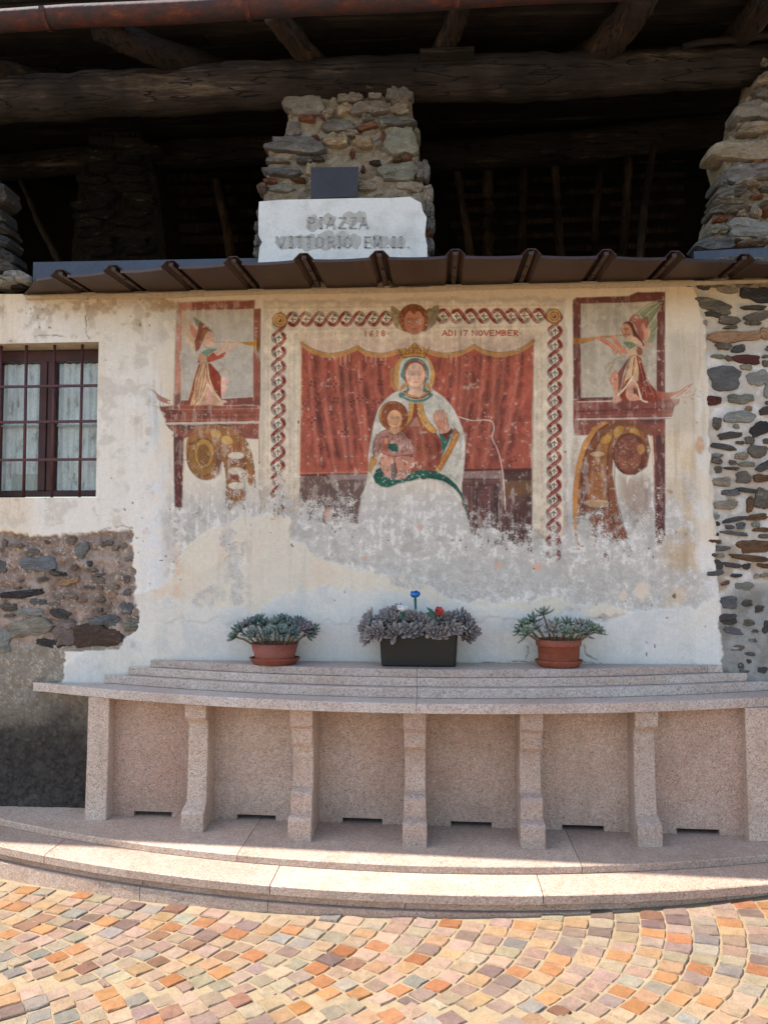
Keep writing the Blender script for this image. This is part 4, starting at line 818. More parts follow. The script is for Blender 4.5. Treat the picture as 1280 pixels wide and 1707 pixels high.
# ---- stones that show in the wall: photo pixel of the middle, size in pixels, colour, tilt
def rock(parent, u, v, wpx, hpx, col, out=.02, y=0.0, rot=0.0, seed=None, n=20, back=.03, box=3.3, name='stone', jag=.13):
    r = random.Random(int(u * 131 + v * 17) if seed is None else seed)
    k = [r.uniform(0, 6.28) for _ in range(4)]
    def edge(t, s):
        c, sn = math.cos(t), math.sin(t)
        q = (abs(c) ** box + abs(sn) ** box) ** (-1 / box)
        q *= 1 + jag * (.6 * math.sin(2 * t + k[0]) + .5 * math.sin(3 * t + k[1]) + .45 * math.sin(5 * t + k[2])) + jag * r.uniform(-.5, .5)
        a, b_ = q * c * wpx / 2 * s, q * sn * hpx / 2 * s
        return a * math.cos(rot) - b_ * math.sin(rot), a * math.sin(rot) + b_ * math.cos(rot)
    base = [edge(2 * math.pi * i / n, 1.0) for i in range(n)]
    V, F = [], []
    tiltx, tiltz = r.uniform(-.5, .5), r.uniform(-.5, .5)
    for (s, yy, jit) in ((1.0, back, 0), (1.0, -out * .35, .2), (.93, -out * .80, .4), (.58, -out * .95, .45)):
        for (a, b_) in base:
            p = at(u + a * s, v + b_ * s, y)
            V.append((p.x, y + yy + (out * (jit * r.uniform(-.5, .5) + .35 * tiltx * a / wpx * s + .35 * tiltz * b_ / hpx * s) if yy < 0 else 0), p.z))
    p = at(u, v, y); V.append((p.x, y - out * r.uniform(.9, 1.1), p.z))
    for L in range(3):
        for i in range(n): F.append((L * n + i, L * n + (i + 1) % n, (L + 1) * n + (i + 1) % n, (L + 1) * n + i))
    for i in range(n): F.append((3 * n + i, 3 * n + (i + 1) % n, 4 * n))
    return obj(name, V, F, M_STONE, parent, smooth=False, color=srgb(*col, .75))
def pack(u0, u1, v0, v1, taken, cols, tries, wr, hr, sd):           # small stones wedged between the big ones
    r = random.Random(sd); out = []; T = [(q[0], q[1], q[2], q[3]) for q in taken]
    for _ in range(tries):
        w_, h_ = r.uniform(*wr), r.uniform(*hr); u, v = r.uniform(u0, u1), r.uniform(v0, v1)
        if all(abs(u - a) > (w_ + c) * .5 or abs(v - b_) > (h_ + d) * .5 + 1 for a, b_, c, d in T):
            T.append((u, v, w_, h_)); out.append((u, v, w_, h_, r.choice(cols), r.uniform(-.15, .15)))
    return tuple(out)
SL = (106, 106, 106); DK = (82, 77, 73); BK = (60, 56, 56); GB = (112, 104, 92); LG = (150, 150, 142); TAN = (176, 140, 108); RED_ = (96, 50, 44); BRK = (136, 92, 76); RUST = (112, 82, 56); BG = (156, 144, 126); GG = (132, 130, 116)
RIGHT = ((1172, 478, 24, 9, DK), (1148, 476, 14, 7, GB), (1212, 482, 34, 14, BG), (1189, 509, 63, 20, GB, .22), (1187, 524, 25, 9, DK, .1), (1214, 534, 33, 15, GB), (1174, 538, 9, 9, BG), (1262, 491, 56, 26, BK, .1), (1256, 513, 40, 7, DK), (1262, 528, 48, 15, GB, -.25),
          (1225, 561, 86, 20, TAN, -.08), (1276, 556, 20, 22, TAN), (1244, 599, 42, 17, RED_, .05), (1214, 597, 13, 8, GB, .5), (1243, 612, 20, 10, BG), (1277, 606, 16, 10, GB), (1206, 630, 55, 40, SL, -.12), (1263, 630, 34, 26, LG, -.35), (1280, 650, 16, 25, LG), (1189, 668, 27, 14, RED_), (1234, 665, 39, 17, GG), (1232, 695, 48, 21, LG), (1247, 681, 13, 8, TAN), (1194, 706, 15, 19, GB), (1276, 685, 22, 14, DK), (1266, 715, 36, 20, BK, -.5), (1216, 726, 42, 11, DK, -.15), (1233, 738, 14, 6, DK),
          (1205, 745, 40, 10, DK, .2), (1194, 768, 19, 10, GB, .2), (1219, 781, 28, 5, DK), (1235, 760, 24, 11, BG), (1262, 752, 34, 20, GB, .2), (1273, 777, 28, 13, DK, -.4), (1202, 803, 29, 16, BG), (1238, 796, 27, 18, GB), (1268, 797, 30, 12, RUST), (1217, 821, 29, 11, SL), (1243, 817, 34, 7, DK, .15), (1272, 832, 30, 36, GB, .2), (1249, 841, 11, 25, RUST), (1210, 841, 36, 17, BG), (1224, 866, 46, 7, DK, -.2), (1195, 873, 7, 7, DK), (1262, 862, 36, 10, RUST, -.1), (1224, 889, 43, 7, SL, .1), (1268, 883, 28, 7, RUST), (1193, 891, 8, 7, DK), (1202, 914, 26, 9, SL), (1256, 911, 54, 23, RUST), (1248, 930, 68, 9, RUST, .1), (1188, 925, 8, 6, DK), (1197, 941, 11, 16, DK, -.3), (1219, 942, 31, 8, DK, .1), (1272, 943, 22, 8, RUST), (1208, 972, 16, 6, BRK, -.35), (1240, 977, 30, 14, GG), (1214, 1004, 26, 22, SL), (1212, 1032, 33, 18, DK), (1219, 1051, 36, 12, SL, .2), (1226, 1080, 24, 12, GB), (1276, 1045, 14, 20, DK, .5), (1247, 1102, 9, 7, DK))
RIGHT += pack(1190, 1285, 480, 965, RIGHT, [GB, BG, DK, RUST, GG, SL, LG, GB], 900, (9, 34), (5, 13), 5) + pack(1205, 1285, 965, 1120, RIGHT, [DK, SL, GB], 30, (8, 22), (5, 12), 6)
RIGHT += pack(1300, 1440, 485, 960, RIGHT, [GB, BG, DK, RUST, GG, SL, LG, TAN], 260, (26, 58), (9, 26), 12)
for q in RIGHT:
    rock(wall, *q[:5], out=rnd.uniform(.008, .018), y=.008, rot=q[5] if len(q) > 5 else rnd.uniform(-.08, .08), jag=.16)
LEFT_ = ((68, 940, 62, 24, (122, 124, 126), .12), (138, 917, 20, 28, (126, 124, 120), .3), (2, 945, 22, 22, SL), (100, 956, 30, 8, DK), (38, 990, 76, 12, BK, -.12), (65, 1003, 30, 10, SL), (51, 1020, 46, 13, LG), (52, 1046, 78, 28, (140, 134, 118)), (110, 1054, 38, 42, (128, 112, 106)), (102, 1023, 34, 16, DK, .3), (176, 1034, 50, 20, SL), (160, 1060, 84, 40, (84, 66, 54)), (221, 1041, 26, 20, GG), (212, 1013, 24, 20, SL), (88, 1072, 50, 16, BK, .1), (116, 969, 32, 11, TAN, -.2), (188, 992, 20, 9, TAN), (8, 1068, 28, 34, LG), (151, 939, 10, 9, DK), (100, 995, 14, 10, BG), (190, 978, 14, 8, BG), (16, 1012, 24, 12, GB), (140, 1000, 16, 9, (150, 120, 104)), (82, 904, 8, 6, BRK), (197, 962, 8, 10, (200, 190, 170), .6), (52, 1250, 62, 52, (86, 70, 62)))
LEFT_ += pack(-10, 218, 900, 1075, LEFT_, [(136, 120, 110), (146, 130, 118), (128, 112, 106), (120, 110, 102), (140, 122, 110)], 120, (8, 24), (5, 13), 9)
for q in LEFT_:
    rock(wall, *q[:5], out=rnd.uniform(.012, .026) if q[1] < 1200 else .008, y=.012, rot=q[5] if len(q) > 5 else rnd.uniform(-.1, .1), jag=.17)
# ------------------------------------------------------------------ piers of the loft
def pier(u0, u1, v_top, y_front, depth, prof, v_bot=470, mat=None, seed=1):
    # prof: list of (v, u_left, u_right) outlines from the bottom upwards; lumpy mortar body
    r = random.Random(seed); V, F = [], []; nn = 0; rows = []; pr_ = []
    for (p, q) in zip(prof, prof[1:]):
        m_ = max(1, int(abs(p[0] - q[0]) / 6)); pr_ += [tuple(p[i] + (q[i] - p[i]) * j / m_ for i in range(3)) for j in range(m_)]
    pr_.append(prof[-1])
    for (v, a, b_) in pr_:
        A = at(a, v, y_front); B = at(b_, v, y_front); k = 24; row = []
        for i in range(k + 1):
            t = i / k; row.append((A.x + (B.x - A.x) * t, y_front + r.uniform(-.014, .02), A.z + (B.z - A.z) * t + r.uniform(-.005, .005)))
        for i in range(4): row.append((B.x + r.uniform(-.015, .015), y_front + depth * (i + 1) / 4, B.z))
        for i in range(k): t = 1 - (i + 1) / k; row.append((A.x + (B.x - A.x) * t, y_front + depth, A.z))
        for i in range(3): row.append((A.x + r.uniform(-.015, .015), y_front + depth * (3 - i) / 4, A.z))
        rows.append(row)
    n = len(rows[0])
    for row in rows: V += row
    for L in range(len(rows) - 1):
        for i in range(n): F.append((L * n + i, L * n + (i + 1) % n, (L + 1) * n + (i + 1) % n, (L + 1) * n + i))
    F.append(tuple(range(n))); F.append(tuple((len(rows) - 1) * n + i for i in range(n)))
    return obj('pier', V, F, mat or M_MORTAR, house, smooth=False)
PY = -.01
p_mid = pier(0, 0, 0, PY, .46, [(478, 432, 716), (440, 432, 716), (400, 434, 714), (360, 436, 712), (335, 440, 712), (310, 444, 706), (290, 446, 702), (270, 448, 698), (240, 450, 690), (228, 474, 688), (200, 480, 686), (170, 482, 684), (140, 486, 682), (128, 500, 668)], seed=3)
p_mid['label'] = 'rubble pier carrying the street name panel'
def side_rock(pr, u, v, hpx, col, y, d, side, out=.03):            # stones showing on the flank of a pier
    p = at(u, v, y); r = random.Random(int(u * 7 + v)); h_ = hpx * (D + y) / FPX; V, F = [], []; n = 12
    for (s, xo) in ((1, 0), (1, out * .4), (.8, out * .9), (.4, out)):
        for i in range(n):
            t = 6.283 * i / n; V.append((p.x + side * (xo + .2 * out * r.uniform(-1, 1)), p.y + d / 2 * (1 + math.cos(t) * s * 1.02), p.z + h_ / 2 * math.sin(t) * s))
    for L in range(3):
        for i in range(n): F.append((L * n + i, L * n + (i + 1) % n, (L + 1) * n + (i + 1) % n, (L + 1) * n + i))
    F.append(tuple(3 * n + i for i in range(n)))
    return obj('stone', V, F, M_STONE, pr, smooth=True, color=srgb(*col, .7))
G1 = (136, 128, 118); G2 = (118, 114, 108); SB = (112, 111, 109)
for q in ((508, 171, 66, 48, G1), (575, 134, 108, 12, (84, 80, 74)), (566, 148, 24, 8, (120, 84, 68)), (606, 149, 42, 9, DK), (664, 160, 46, 24, G2), (585, 166, 46, 15, G1), (625, 162, 22, 12, G1), (620, 184, 62, 20, G1), (668, 174, 32, 13, (140, 120, 100)), (667, 187, 30, 16, BG), (660, 205, 56, 15, SB), (612, 199, 20, 10, GG), (514, 201, 26, 10, BRK, -.1), (540, 197, 13, 7, BRK), (548, 193, 14, 18, BG, .8), (565, 212, 52, 20, G2, .1), (613, 214, 34, 9, (132, 92, 70), -.25), (588, 226, 20, 10, BG), (490, 218, 26, 26, G1), (639, 231, 8, 22, BRK, -.1), (668, 241, 52, 48, (146, 144, 128), -.1), (495, 246, 92, 26, SB, .1), (588, 259, 8, 12, BRK, .5), (527, 233, 12, 6, BRK), (508, 270, 28, 9, SB), (531, 268, 20, 7, DK), (462, 270, 34, 8, G2), (472, 290, 58, 14, (112, 112, 114)), (452, 304, 21, 8, BRK), (497, 302, 26, 5, RUST), (438, 317, 16, 15, (120, 100, 86)), (470, 316, 44, 12, GG), (666, 290, 66, 30, GG, -.15), (706, 287, 20, 32, G2), (684, 312, 44, 16, BG, .2), (626, 275, 18, 6, DK), (680, 268, 14, 6, BRK, -.2), (664, 268, 20, 5, RUST), (606, 285, 7, 10, RUST, .3), (612, 312, 30, 14, BG), (714, 327, 18, 30, BG), (716, 352, 14, 28, G2), (718, 377, 14, 22, SB), (717, 391, 10, 11, BRK), (716, 411, 16, 22, SB), (434, 402, 16, 24, SB), (431, 380, 12, 14, SB), (432, 424, 16, 16, GG), (434, 360, 10, 16, G2), (520, 150, 40, 12, BG, .1), (560, 240, 40, 14, (178, 160, 132)), (605, 240, 34, 18, (174, 156, 128)), (520, 285, 16, 22, (176, 160, 134)), (640, 210, 10, 10, BG), (575, 185, 26, 18, (168, 150, 124), -.4)):
    rock(p_mid, *q[:5], out=rnd.uniform(.025, .05), y=PY, rot=q[5] if len(q) > 5 else rnd.uniform(-.07, .07), jag=.16, back=.05)
for q in ((700, 250, 26, G2), (702, 215, 20, GG), (706, 310, 26, SB), (716, 345, 24, GG), (688, 175, 26, G1), (716, 385, 22, G2)):
    side_rock(p_mid, q[0] - 12, *q[1:], PY + .02, .2, 1); side_rock(p_mid, q[0] - 14, q[1] + 14, q[2] * .8, SB, PY + .24, .2, 1)
p_right = pier(0, 0, 0, PY, .22, [(478, 1172, 1400), (430, 1176, 1400), (400, 1182, 1400), (360, 1188, 1400), (320, 1206, 1400), (290, 1210, 1400), (250, 1200, 1400), (220, 1226, 1400), (180, 1232, 1400), (150, 1252, 1400), (110, 1262, 1400), (85, 1270, 1400)], seed=5)
p_right['label'] = 'stepped rubble pier of broad flat slabs'
for q in ((1274, 112, 36, 16, (120, 112, 100)), (1272, 140, 40, 18, BG, -.2), (1268, 160, 36, 15, G2, -.25), (1258, 190, 74, 30, (142, 138, 132)), (1252, 220, 56, 20, BG, -.1), (1240, 256, 116, 34, (158, 148, 130), -.05), (1246, 294, 88, 30, (124, 122, 120)), (1196, 311, 18, 18, SB), (1212, 327, 50, 18, SB, -.15), (1212, 342, 50, 11, GG, -.05), (1216, 352, 64, 12, G2), (1258, 331, 20, 7, BRK), (1274, 358, 18, 7, BRK), (1198, 369, 24, 9, BRK, -.12), (1233, 360, 16, 10, BG), (1256, 360, 16, 10, (176, 164, 146)), (1243, 384, 74, 30, (140, 140, 136)), (1194, 385, 30, 16, GG), (1190, 410, 62, 22, (104, 104, 106), -.1), (1248, 411, 50, 12, (120, 104, 88)), (1262, 276, 30, 7, (150, 110, 80)), (1230, 402, 40, 6, BG), (1274, 318, 20, 8, G2), (1190, 355, 24, 10, SB), (1240, 312, 40, 8, BG), (1270, 404, 30, 9, LG), (1210, 440, 60, 20, G2), (1265, 440, 50, 18, GG), (1275, 345, 20, 8, GG)):
    rock(p_right, *q[:5], out=rnd.uniform(.04, .08), y=PY, rot=q[5] if len(q) > 5 else rnd.uniform(-.06, .06), jag=.15, back=.10)
for q in ((1214, 300, 26, SB), (1206, 270, 26, GG), (1190, 350, 20, SB), (1240, 200, 28, G2), (1184, 395, 22, G2), (1196, 330, 18, SB), (1262, 150, 24, G2), (1256, 178, 20, GB)):
    side_rock(p_right, q[0] + 10, *q[1:], PY + .02, .18, -1, .03)
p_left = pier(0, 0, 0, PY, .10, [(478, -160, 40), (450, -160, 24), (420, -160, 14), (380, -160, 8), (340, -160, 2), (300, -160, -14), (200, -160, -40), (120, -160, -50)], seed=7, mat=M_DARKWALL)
p_left['label'] = 'rubble pier with rounded boulders at the loft corner'
for q in ((2, 328, 36, 36, (70, 64, 58)), (-6, 365, 40, 26, (60, 58, 56)), (0, 385, 42, 18, (66, 60, 54)), (2, 405, 44, 22, (58, 58, 60), .3), (10, 428, 40, 22, (62, 60, 58), .5), (0, 445, 54, 22, (84, 80, 76)), (34, 464, 44, 18, (158, 150, 140)), (6, 470, 50, 16, LG)):
    rock(p_left, *q[:5], out=rnd.uniform(.04, .07), y=PY, rot=q[5] if len(q) > 5 else rnd.uniform(-.1, .1), jag=.12, back=.10)
# rubble on the wall head under the loft
mb = MB(); r2 = random.Random(2)
mb.box(-5.2, 4.6, .06, .5, 2.8855, 2.915)
mb.build('wall_head', M_MORTAR, house)
# pier standing further back in the loft
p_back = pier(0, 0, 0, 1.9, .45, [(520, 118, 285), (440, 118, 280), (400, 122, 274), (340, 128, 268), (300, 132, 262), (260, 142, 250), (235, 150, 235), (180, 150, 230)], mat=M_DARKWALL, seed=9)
p_back['label'] = 'rubble pier in the dark of the loft'
for k in range(26):
    v = 240 + (k // 2) * 15 + rnd.uniform(-4, 4); u = 165 + (k % 2) * 62 + rnd.uniform(-14, 14)
    rock(p_back, u, v, rnd.uniform(36, 70), rnd.uniform(10, 18), rnd.choice([(60, 56, 52), (52, 50, 48), (46, 46, 48)]), out=.05, y=1.9, rot=rnd.uniform(-.1, .1), back=.05)  # stone colours darkened too, to hold the loft's shade

# ------------------------------------------------------------------ timbers, roof, gutter
def log(name, pts, rads, mat, seed, n=14, rough=.05, flat=1.0, sub=8):
    P = [Vector(p) for p in pts]; r = random.Random(seed); out, rr = [], []
    for i in range(len(P) - 1):
        for k in range(sub):
            t = k / sub; q = P[i].lerp(P[i + 1], t); out.append(q + Vector((0, r.uniform(-.006, .006), r.uniform(-.006, .006)))); rr.append(rads[i] + (rads[i + 1] - rads[i]) * t)
    out.append(P[-1]); rr.append(rads[-1])
    # knotty outline that stays the same along the log
    mb = MB(); mb.tube(out, rr, n, True, seed, rough, flat)
    return mb.build(name, mat, house, smooth=True)
beam = log('beam', [at(-420, 205, .02), at(0, 166, .02), at(200, 157, .02), at(420, 143, .02), at(640, 132, .02), at(900, 130, .02), at(1100, 118, .02), at(1280, 108, .02), at(1560, 96, .02)], [.125, .122, .12, .125, .115, .118, .105, .10, .095], M_BEAM, 21, 18, .045)
beam['label'] = 'long weathered log beam resting on the piers'
raf = [((-10, 122), (-130, 66), .06), ((288, 104), (165, 50), .072), ((505, 92), (458, 30), .06), ((742, 80), (770, 4), .055), ((1012, 82), (1072, -6), .085), ((1236, 62), (1278, -4), .07)]
for k, (a, b_, r_) in enumerate(raf):
    A, B = at(*a, -.10), at(*b_, -.42); d = (B - A); d = d / abs(d.y)
    A.z += r_ * .4; B.z += .02
    back_ = A - d * 1.0; back_.z = A.z + .30 * 1.0
    mid = A.lerp(back_, .5); mid.z -= .02
    log('rafter', [B + (B - A) * .03, B.lerp(A, .5) + Vector((.01, 0, -.012)), A, mid, back_], [r_ * .95, r_, r_, r_ * .9, r_ * .8], M_RAFTER, 40 + k, 12, .06, 1.0, 5)
obj_w = MB().box(at(700, 90, -.13).x, at(790, 90, -.13).x, -.16, -.07, at(700, 90, -.13).z - .012, at(700, 90, -.13).z + .012).build('wedge', M_BOARD, house, bevel=.003)
a_, b2 = at(1138, 76, -.12), at(1300, 58, -.12)
log('batten', [a_, b2 + Vector((.2, 0, .02))], [.016, .022], M_BOARD, 77, 8, .1)
# eaves line: nearly parallel to the wall, a little further out on the right
EA, EB = at(0, 40, -.38), at(640, 6, -.50)
ed = (EB - EA) / (EB.x - EA.x)
def eave(x): return EA + ed * (x - EA.x)
SLOPE = .26
def roof_z(x, y): e_ = eave(x); return e_.z + .075 + SLOPE * (y - e_.y)
roof = MB(); xs = [-5.4 + .9 * k for k in range(13)]
V, F = [], []
for x in xs:
    e_ = eave(x)
    for y in (e_.y - .01, .6, 2.4, 4.6):
        z = roof_z(x, y) + .05; V += [(x, y, z), (x, y, z + .07)]
for i in range(len(xs) - 1):
    for k in range(3):
        a = i * 8 + 2 * k; b_ = a + 8
        F += [(a, a + 2, b_ + 2, b_), (a + 1, b_ + 1, b_ + 3, a + 3)]
    F += [(i * 8, i * 8 + 8, i * 8 + 9, i * 8 + 1), (i * 8 + 6, i * 8 + 7, i * 8 + 15, i * 8 + 14)]
F += [(0, 1, 3, 2), (2, 3, 5, 4), (4, 5, 7, 6)]; n8 = (len(xs) - 1) * 8; F += [tuple(n8 + i for i in f) for f in ((0, 2, 3, 1), (2, 4, 5, 3), (4, 6, 7, 5))]
roof.add(V, F); M_SLATE = plain('roof_slate', srgb(60, 58, 58, .8), srgb(104, 100, 98, .8), 5, .85, .5, .01)
roof_o = roof.build('roof', M_SLATE, house)
r3 = random.Random(8); off = 0.0
while off < 3.9:                                        # boards under the slates, running along the eaves
    wd = r3.uniform(.12, .22); x = -5.3 + r3.uniform(0, .6)
    while x < 5.0:
        L = r3.uniform(2.2, 4.2) if off < 1.2 else 5.0; x2 = min(x + L, 5.2); dz = r3.uniform(-.012, .006); sk = r3.uniform(-.012, .012)
        V = []
        for xx, s_ in ((x, -sk), (x2 - .01, sk)):
            e_ = eave(xx); y0, y1 = e_.y + .02 + off + s_, e_.y + .02 + off + wd - .012 + s_
            for y in (y0, y1): z = roof_z(xx, y) + .012 + dz; V += [(xx, y, z), (xx, y, z + .028)]
        obj('roof_board', V, [(0, 2, 6, 4), (1, 5, 7, 3), (0, 4, 5, 1), (2, 3, 7, 6), (0, 1, 3, 2), (4, 6, 7, 5)], M_BOARD, roof_o)
        x = x2
    off += wd
def gutter_material():
    m, t, b = nodes('rusty_painted_gutter'); co = coords(t, (.8, 1.5, 1.5), False)
    n1 = noise(t, co, 7, 7, .78); n2 = noise(t, co, 40, 4, .7)
    c = ramp(t, n1, [(.30, srgb(34, 31, 40)), (.47, srgb(48, 32, 36)), (.58, srgb(76, 34, 26)), (.74, srgb(122, 66, 40))])
    c = mix(t, c, ramp(t, n2, [(.3, G(.55)), (.7, G(1.1))]), .7, 'MULTIPLY')
    t.links.new(c, b.inputs['Base Color']); b.inputs['Roughness'].default_value = .75; b.inputs['Metallic'].default_value = .0; bump(t, b, n2, .5, .006); return m
M_GUT = gutter_material()
V, F = [], []; xs = [-5.4 + .3 * k for k in range(35)]; ng = 11
for i, x in enumerate(xs):
    c_ = eave(x) + Vector((0, -.068, -.016 + .004 * math.sin(i * 1.7)))
    for rr in (.066, .0625):
        for k in range(ng):
            t = math.pi + math.pi * k / (ng - 1); V.append((c_.x, c_.y + rr * math.cos(t), c_.z + rr * math.sin(t)))
m2 = 2 * ng
for i in range(len(xs) - 1):
    a, b_ = i * m2, (i + 1) * m2
    for k in range(ng - 1): F += [(a + k, b_ + k, b_ + k + 1, a + k + 1), (a + ng + k, a + ng + k + 1, b_ + ng + k + 1, b_ + ng + k)]
    F += [(a, a + ng, b_ + ng, b_), (a + ng - 1, b_ + ng - 1, b_ + 2 * ng - 1, a + 2 * ng - 1)]
gut = obj('gutter', V, F, M_GUT, house, smooth=True); gut['label'] = 'rusty red half round gutter along the eaves'
for k, x in enumerate((-3.0, -1.93, -.9, .1, 1.1, 2.2)):
    c_ = eave(x) + Vector((0, -.068, -.016)); P = [c_ + Vector((0, .0675 * math.cos(math.pi + math.pi * j / 10), .0675 * math.sin(math.pi + math.pi * j / 10))) for j in range(11)]
    mb = MB(); 
    for j in range(10): mb.add([P[j] + Vector((-.013, 0, 0)), P[j] + Vector((.013, 0, 0)), P[j + 1] + Vector((.013, 0, 0)), P[j + 1] + Vector((-.013, 0, 0)), P[j] * 1 + Vector((-.013, 0, 0)) + (P[j] - c_) * .06, P[j] + Vector((.013, 0, 0)) + (P[j] - c_) * .06, P[j + 1] + Vector((.013, 0, 0)) + (P[j + 1] - c_) * .06, P[j + 1] + Vector((-.013, 0, 0)) + (P[j + 1] - c_) * .06], [(4, 5, 6, 7), (0, 4, 7, 3), (1, 2, 6, 5), (0, 1, 5, 4), (2, 3, 7, 6)])
    mb.build('bracket', M_GUT, gut)
# stone slates along the eaves, seen from below past the gutter
r4 = random.Random(31)
for L in range(5):
    x = -4.2 + r4.uniform(0, .3)
    while x < 3.6:
        wd = r4.uniform(.28, .55); V = []
        o_ = r4.uniform(-.05, .015) + .03 * L
        for z_ in (0, .028 + r4.uniform(0, .02)):
            for (xx, dy) in ((x, 0), (x + wd * .33, r4.uniform(-.02, .02)), (x + wd * .66, r4.uniform(-.02, .02)), (x + wd - .012, 0), (x + wd - .012, .5), (x, .5)):
                e_ = eave(xx); y = e_.y - .05 + o_ + dy; V.append((xx, y, roof_z(xx, y) + .122 + .05 * L + z_))
        obj('slate', V, [(5, 4, 3, 2, 1, 0), (6, 7, 8, 9, 10, 11)] + [(i, (i + 1) % 6, 6 + (i + 1) % 6, 6 + i) for i in range(6)], M_SLATE, roof_o)
        x += wd
# loft interior
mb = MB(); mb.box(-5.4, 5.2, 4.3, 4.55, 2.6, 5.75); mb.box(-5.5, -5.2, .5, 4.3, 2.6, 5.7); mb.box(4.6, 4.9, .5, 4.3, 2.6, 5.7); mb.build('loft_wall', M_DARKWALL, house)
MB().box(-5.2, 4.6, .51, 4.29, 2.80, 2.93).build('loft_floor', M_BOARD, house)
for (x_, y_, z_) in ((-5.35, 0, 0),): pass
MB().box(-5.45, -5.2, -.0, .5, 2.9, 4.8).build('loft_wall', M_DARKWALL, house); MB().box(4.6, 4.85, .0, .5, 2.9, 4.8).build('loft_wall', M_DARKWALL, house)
log('purlin', [at(600, 272, 1.7), at(700, 262, 1.7), at(950, 246, 1.7), at(1150, 222, 1.7), at(1330, 205, 1.7), at(1500, 195, 1.7)], [.11, .11, .12, .115, .11, .11], M_BEAM, 55, 12, .06)
log('purlin', [at(-200, 300, 2.1), at(150, 268, 2.1), at(420, 250, 2.1), at(650, 236, 2.1)], [.11, .11, .12, .11], M_BEAM, 56, 12, .06)
for k, (u0, v0, u1, v1, y, r_) in enumerate(((758, 262, 790, 470, 1.8, .030), (811, 262, 811, 470, 1.85, .048), (924, 252, 938, 470, 1.75, .034), (1048, 240, 1030, 470, 1.9, .036), (1090, 236, 1064, 460, 1.2, .026), (872, 258, 866, 470, 2.3, .034), (35, 300, 100, 440, 1.4, .022), (360, 300, 392, 470, 2.2, .04), (1004, 250, 990, 470, 2.4, .03))):
    A, B = at(u0, v0, y), at(u1, v1, y); M_ = A.lerp(B, .5) + Vector((rnd.uniform(-.03, .03), 0, 0))
    log('pole', [B, M_, A], [r_ * 1.1, r_, r_ * .85], M_POLE, 60 + k, 9, .08)
for k, (v, y) in enumerate(((275, 3.2), (300, 3.2), (322, 3.2), (345, 3.2), (368, 3.2), (392, 3.2), (416, 3.2))):
    A, B = at(720 + 8 * k, v + 6, y), at(1140, v - 10, y)
    MB().add([(A.x, y, A.z - .022), (B.x, y, B.z - .022), (B.x, y, B.z + .022), (A.x, y, A.z + .022), (A.x, y + .03, A.z - .022), (B.x, y + .03, B.z - .022), (B.x, y + .03, B.z + .022), (A.x, y + .03, A.z + .022)], [(0, 1, 2, 3), (4, 7, 6, 5), (0, 4, 5, 1), (3, 2, 6, 7), (0, 3, 7, 4), (1, 5, 6, 2)]).build('lath', M_POLE, house)
for k in range(9):
    v = 250 + k * 21; A, B = at(280, v + 4, 3.4), at(470, v - 4, 3.4)
    MB().box(A.x, B.x, 3.4, 3.44, A.z - .04, A.z + .04).build('lath', M_POLE, house)

# ------------------------------------------------------------------ sheet metal canopy over the fresco, flashing behind
M_MET = plain('brown_sheet_metal', srgb(54, 40, 36), srgb(74, 56, 50), 3, .5, .12, .003, metal=.3, fine=40)
M_ZINC = plain('blue_grey_flashing', srgb(56, 62, 74), srgb(74, 82, 96), 2, .45, .08, .003, metal=.3)
canopy = bpy.data.objects.new('canopy', None); COL.objects.link(canopy); canopy.location = (-.25, 0, 2.905); put_under(canopy, house); canopy['label'] = 'brown sheet metal canopy with raised seams above the fresco'
canopy['_at'] = (-.25, 0, 2.905)
def cfront(x): return -(.502 - .062 * (x + .24) ** 2)
CZ = 2.905
def cz(x, y): return CZ - .062 * (-y) * 1.0
ribx = [-2.40, -1.905, -1.607, -1.297, -.976, -.63, -.268, .091, .447, .803, 1.133, 1.481, 1.84, 2.19]
LEFT = -2.30
for i in range(len(ribx) - 1):
    xa, xb = max(ribx[i] + .043, LEFT), ribx[i + 1] - .043
    if xb - xa < .03: continue
    V, F = [], []; nx_ = 6
    for k in range(nx_ + 1):
        x = xa + (xb - xa) * k / nx_; xk = x; sag = .005 * (1 - (2 * k / nx_ - 1) ** 2)
        for yf in (0, .5, 1.0):
            x = max(xk, -2.30 + .25 * yf); y = .03 + (cfront(x) - .03) * yf; z = cz(x, y) - sag * yf
            V += [(x, y, z), (x, y, z + .004)]
        V += [(x, cfront(x) - .002, cz(x, cfront(x)) - sag - .012), (x, cfront(x) - .006, cz(x, cfront(x)) - sag - .012)]
    for k in range(nx_):
        a, b_ = k * 8, k * 8 + 8
        for j in (0, 2): F += [(a + j, a + j + 2, b_ + j + 2, b_ + j), (a + j + 1, b_ + j + 1, b_ + j + 3, a + j + 3)]
        F += [(a + 4, a + 6, b_ + 6, b_ + 4), (a + 5, b_ + 5, b_ + 7, a + 7), (a + 6, a + 7, b_ + 7, b_ + 6), (a, b_, b_ + 1, a + 1)]
    F += [(0, 1, 3, 2), (2, 3, 5, 4)]; q8 = nx_ * 8; F += [(q8, q8 + 2, q8 + 3, q8 + 1), (q8 + 2, q8 + 4, q8 + 5, q8 + 3)]
    obj('canopy_panel', V, F, M_MET, canopy, smooth=False)
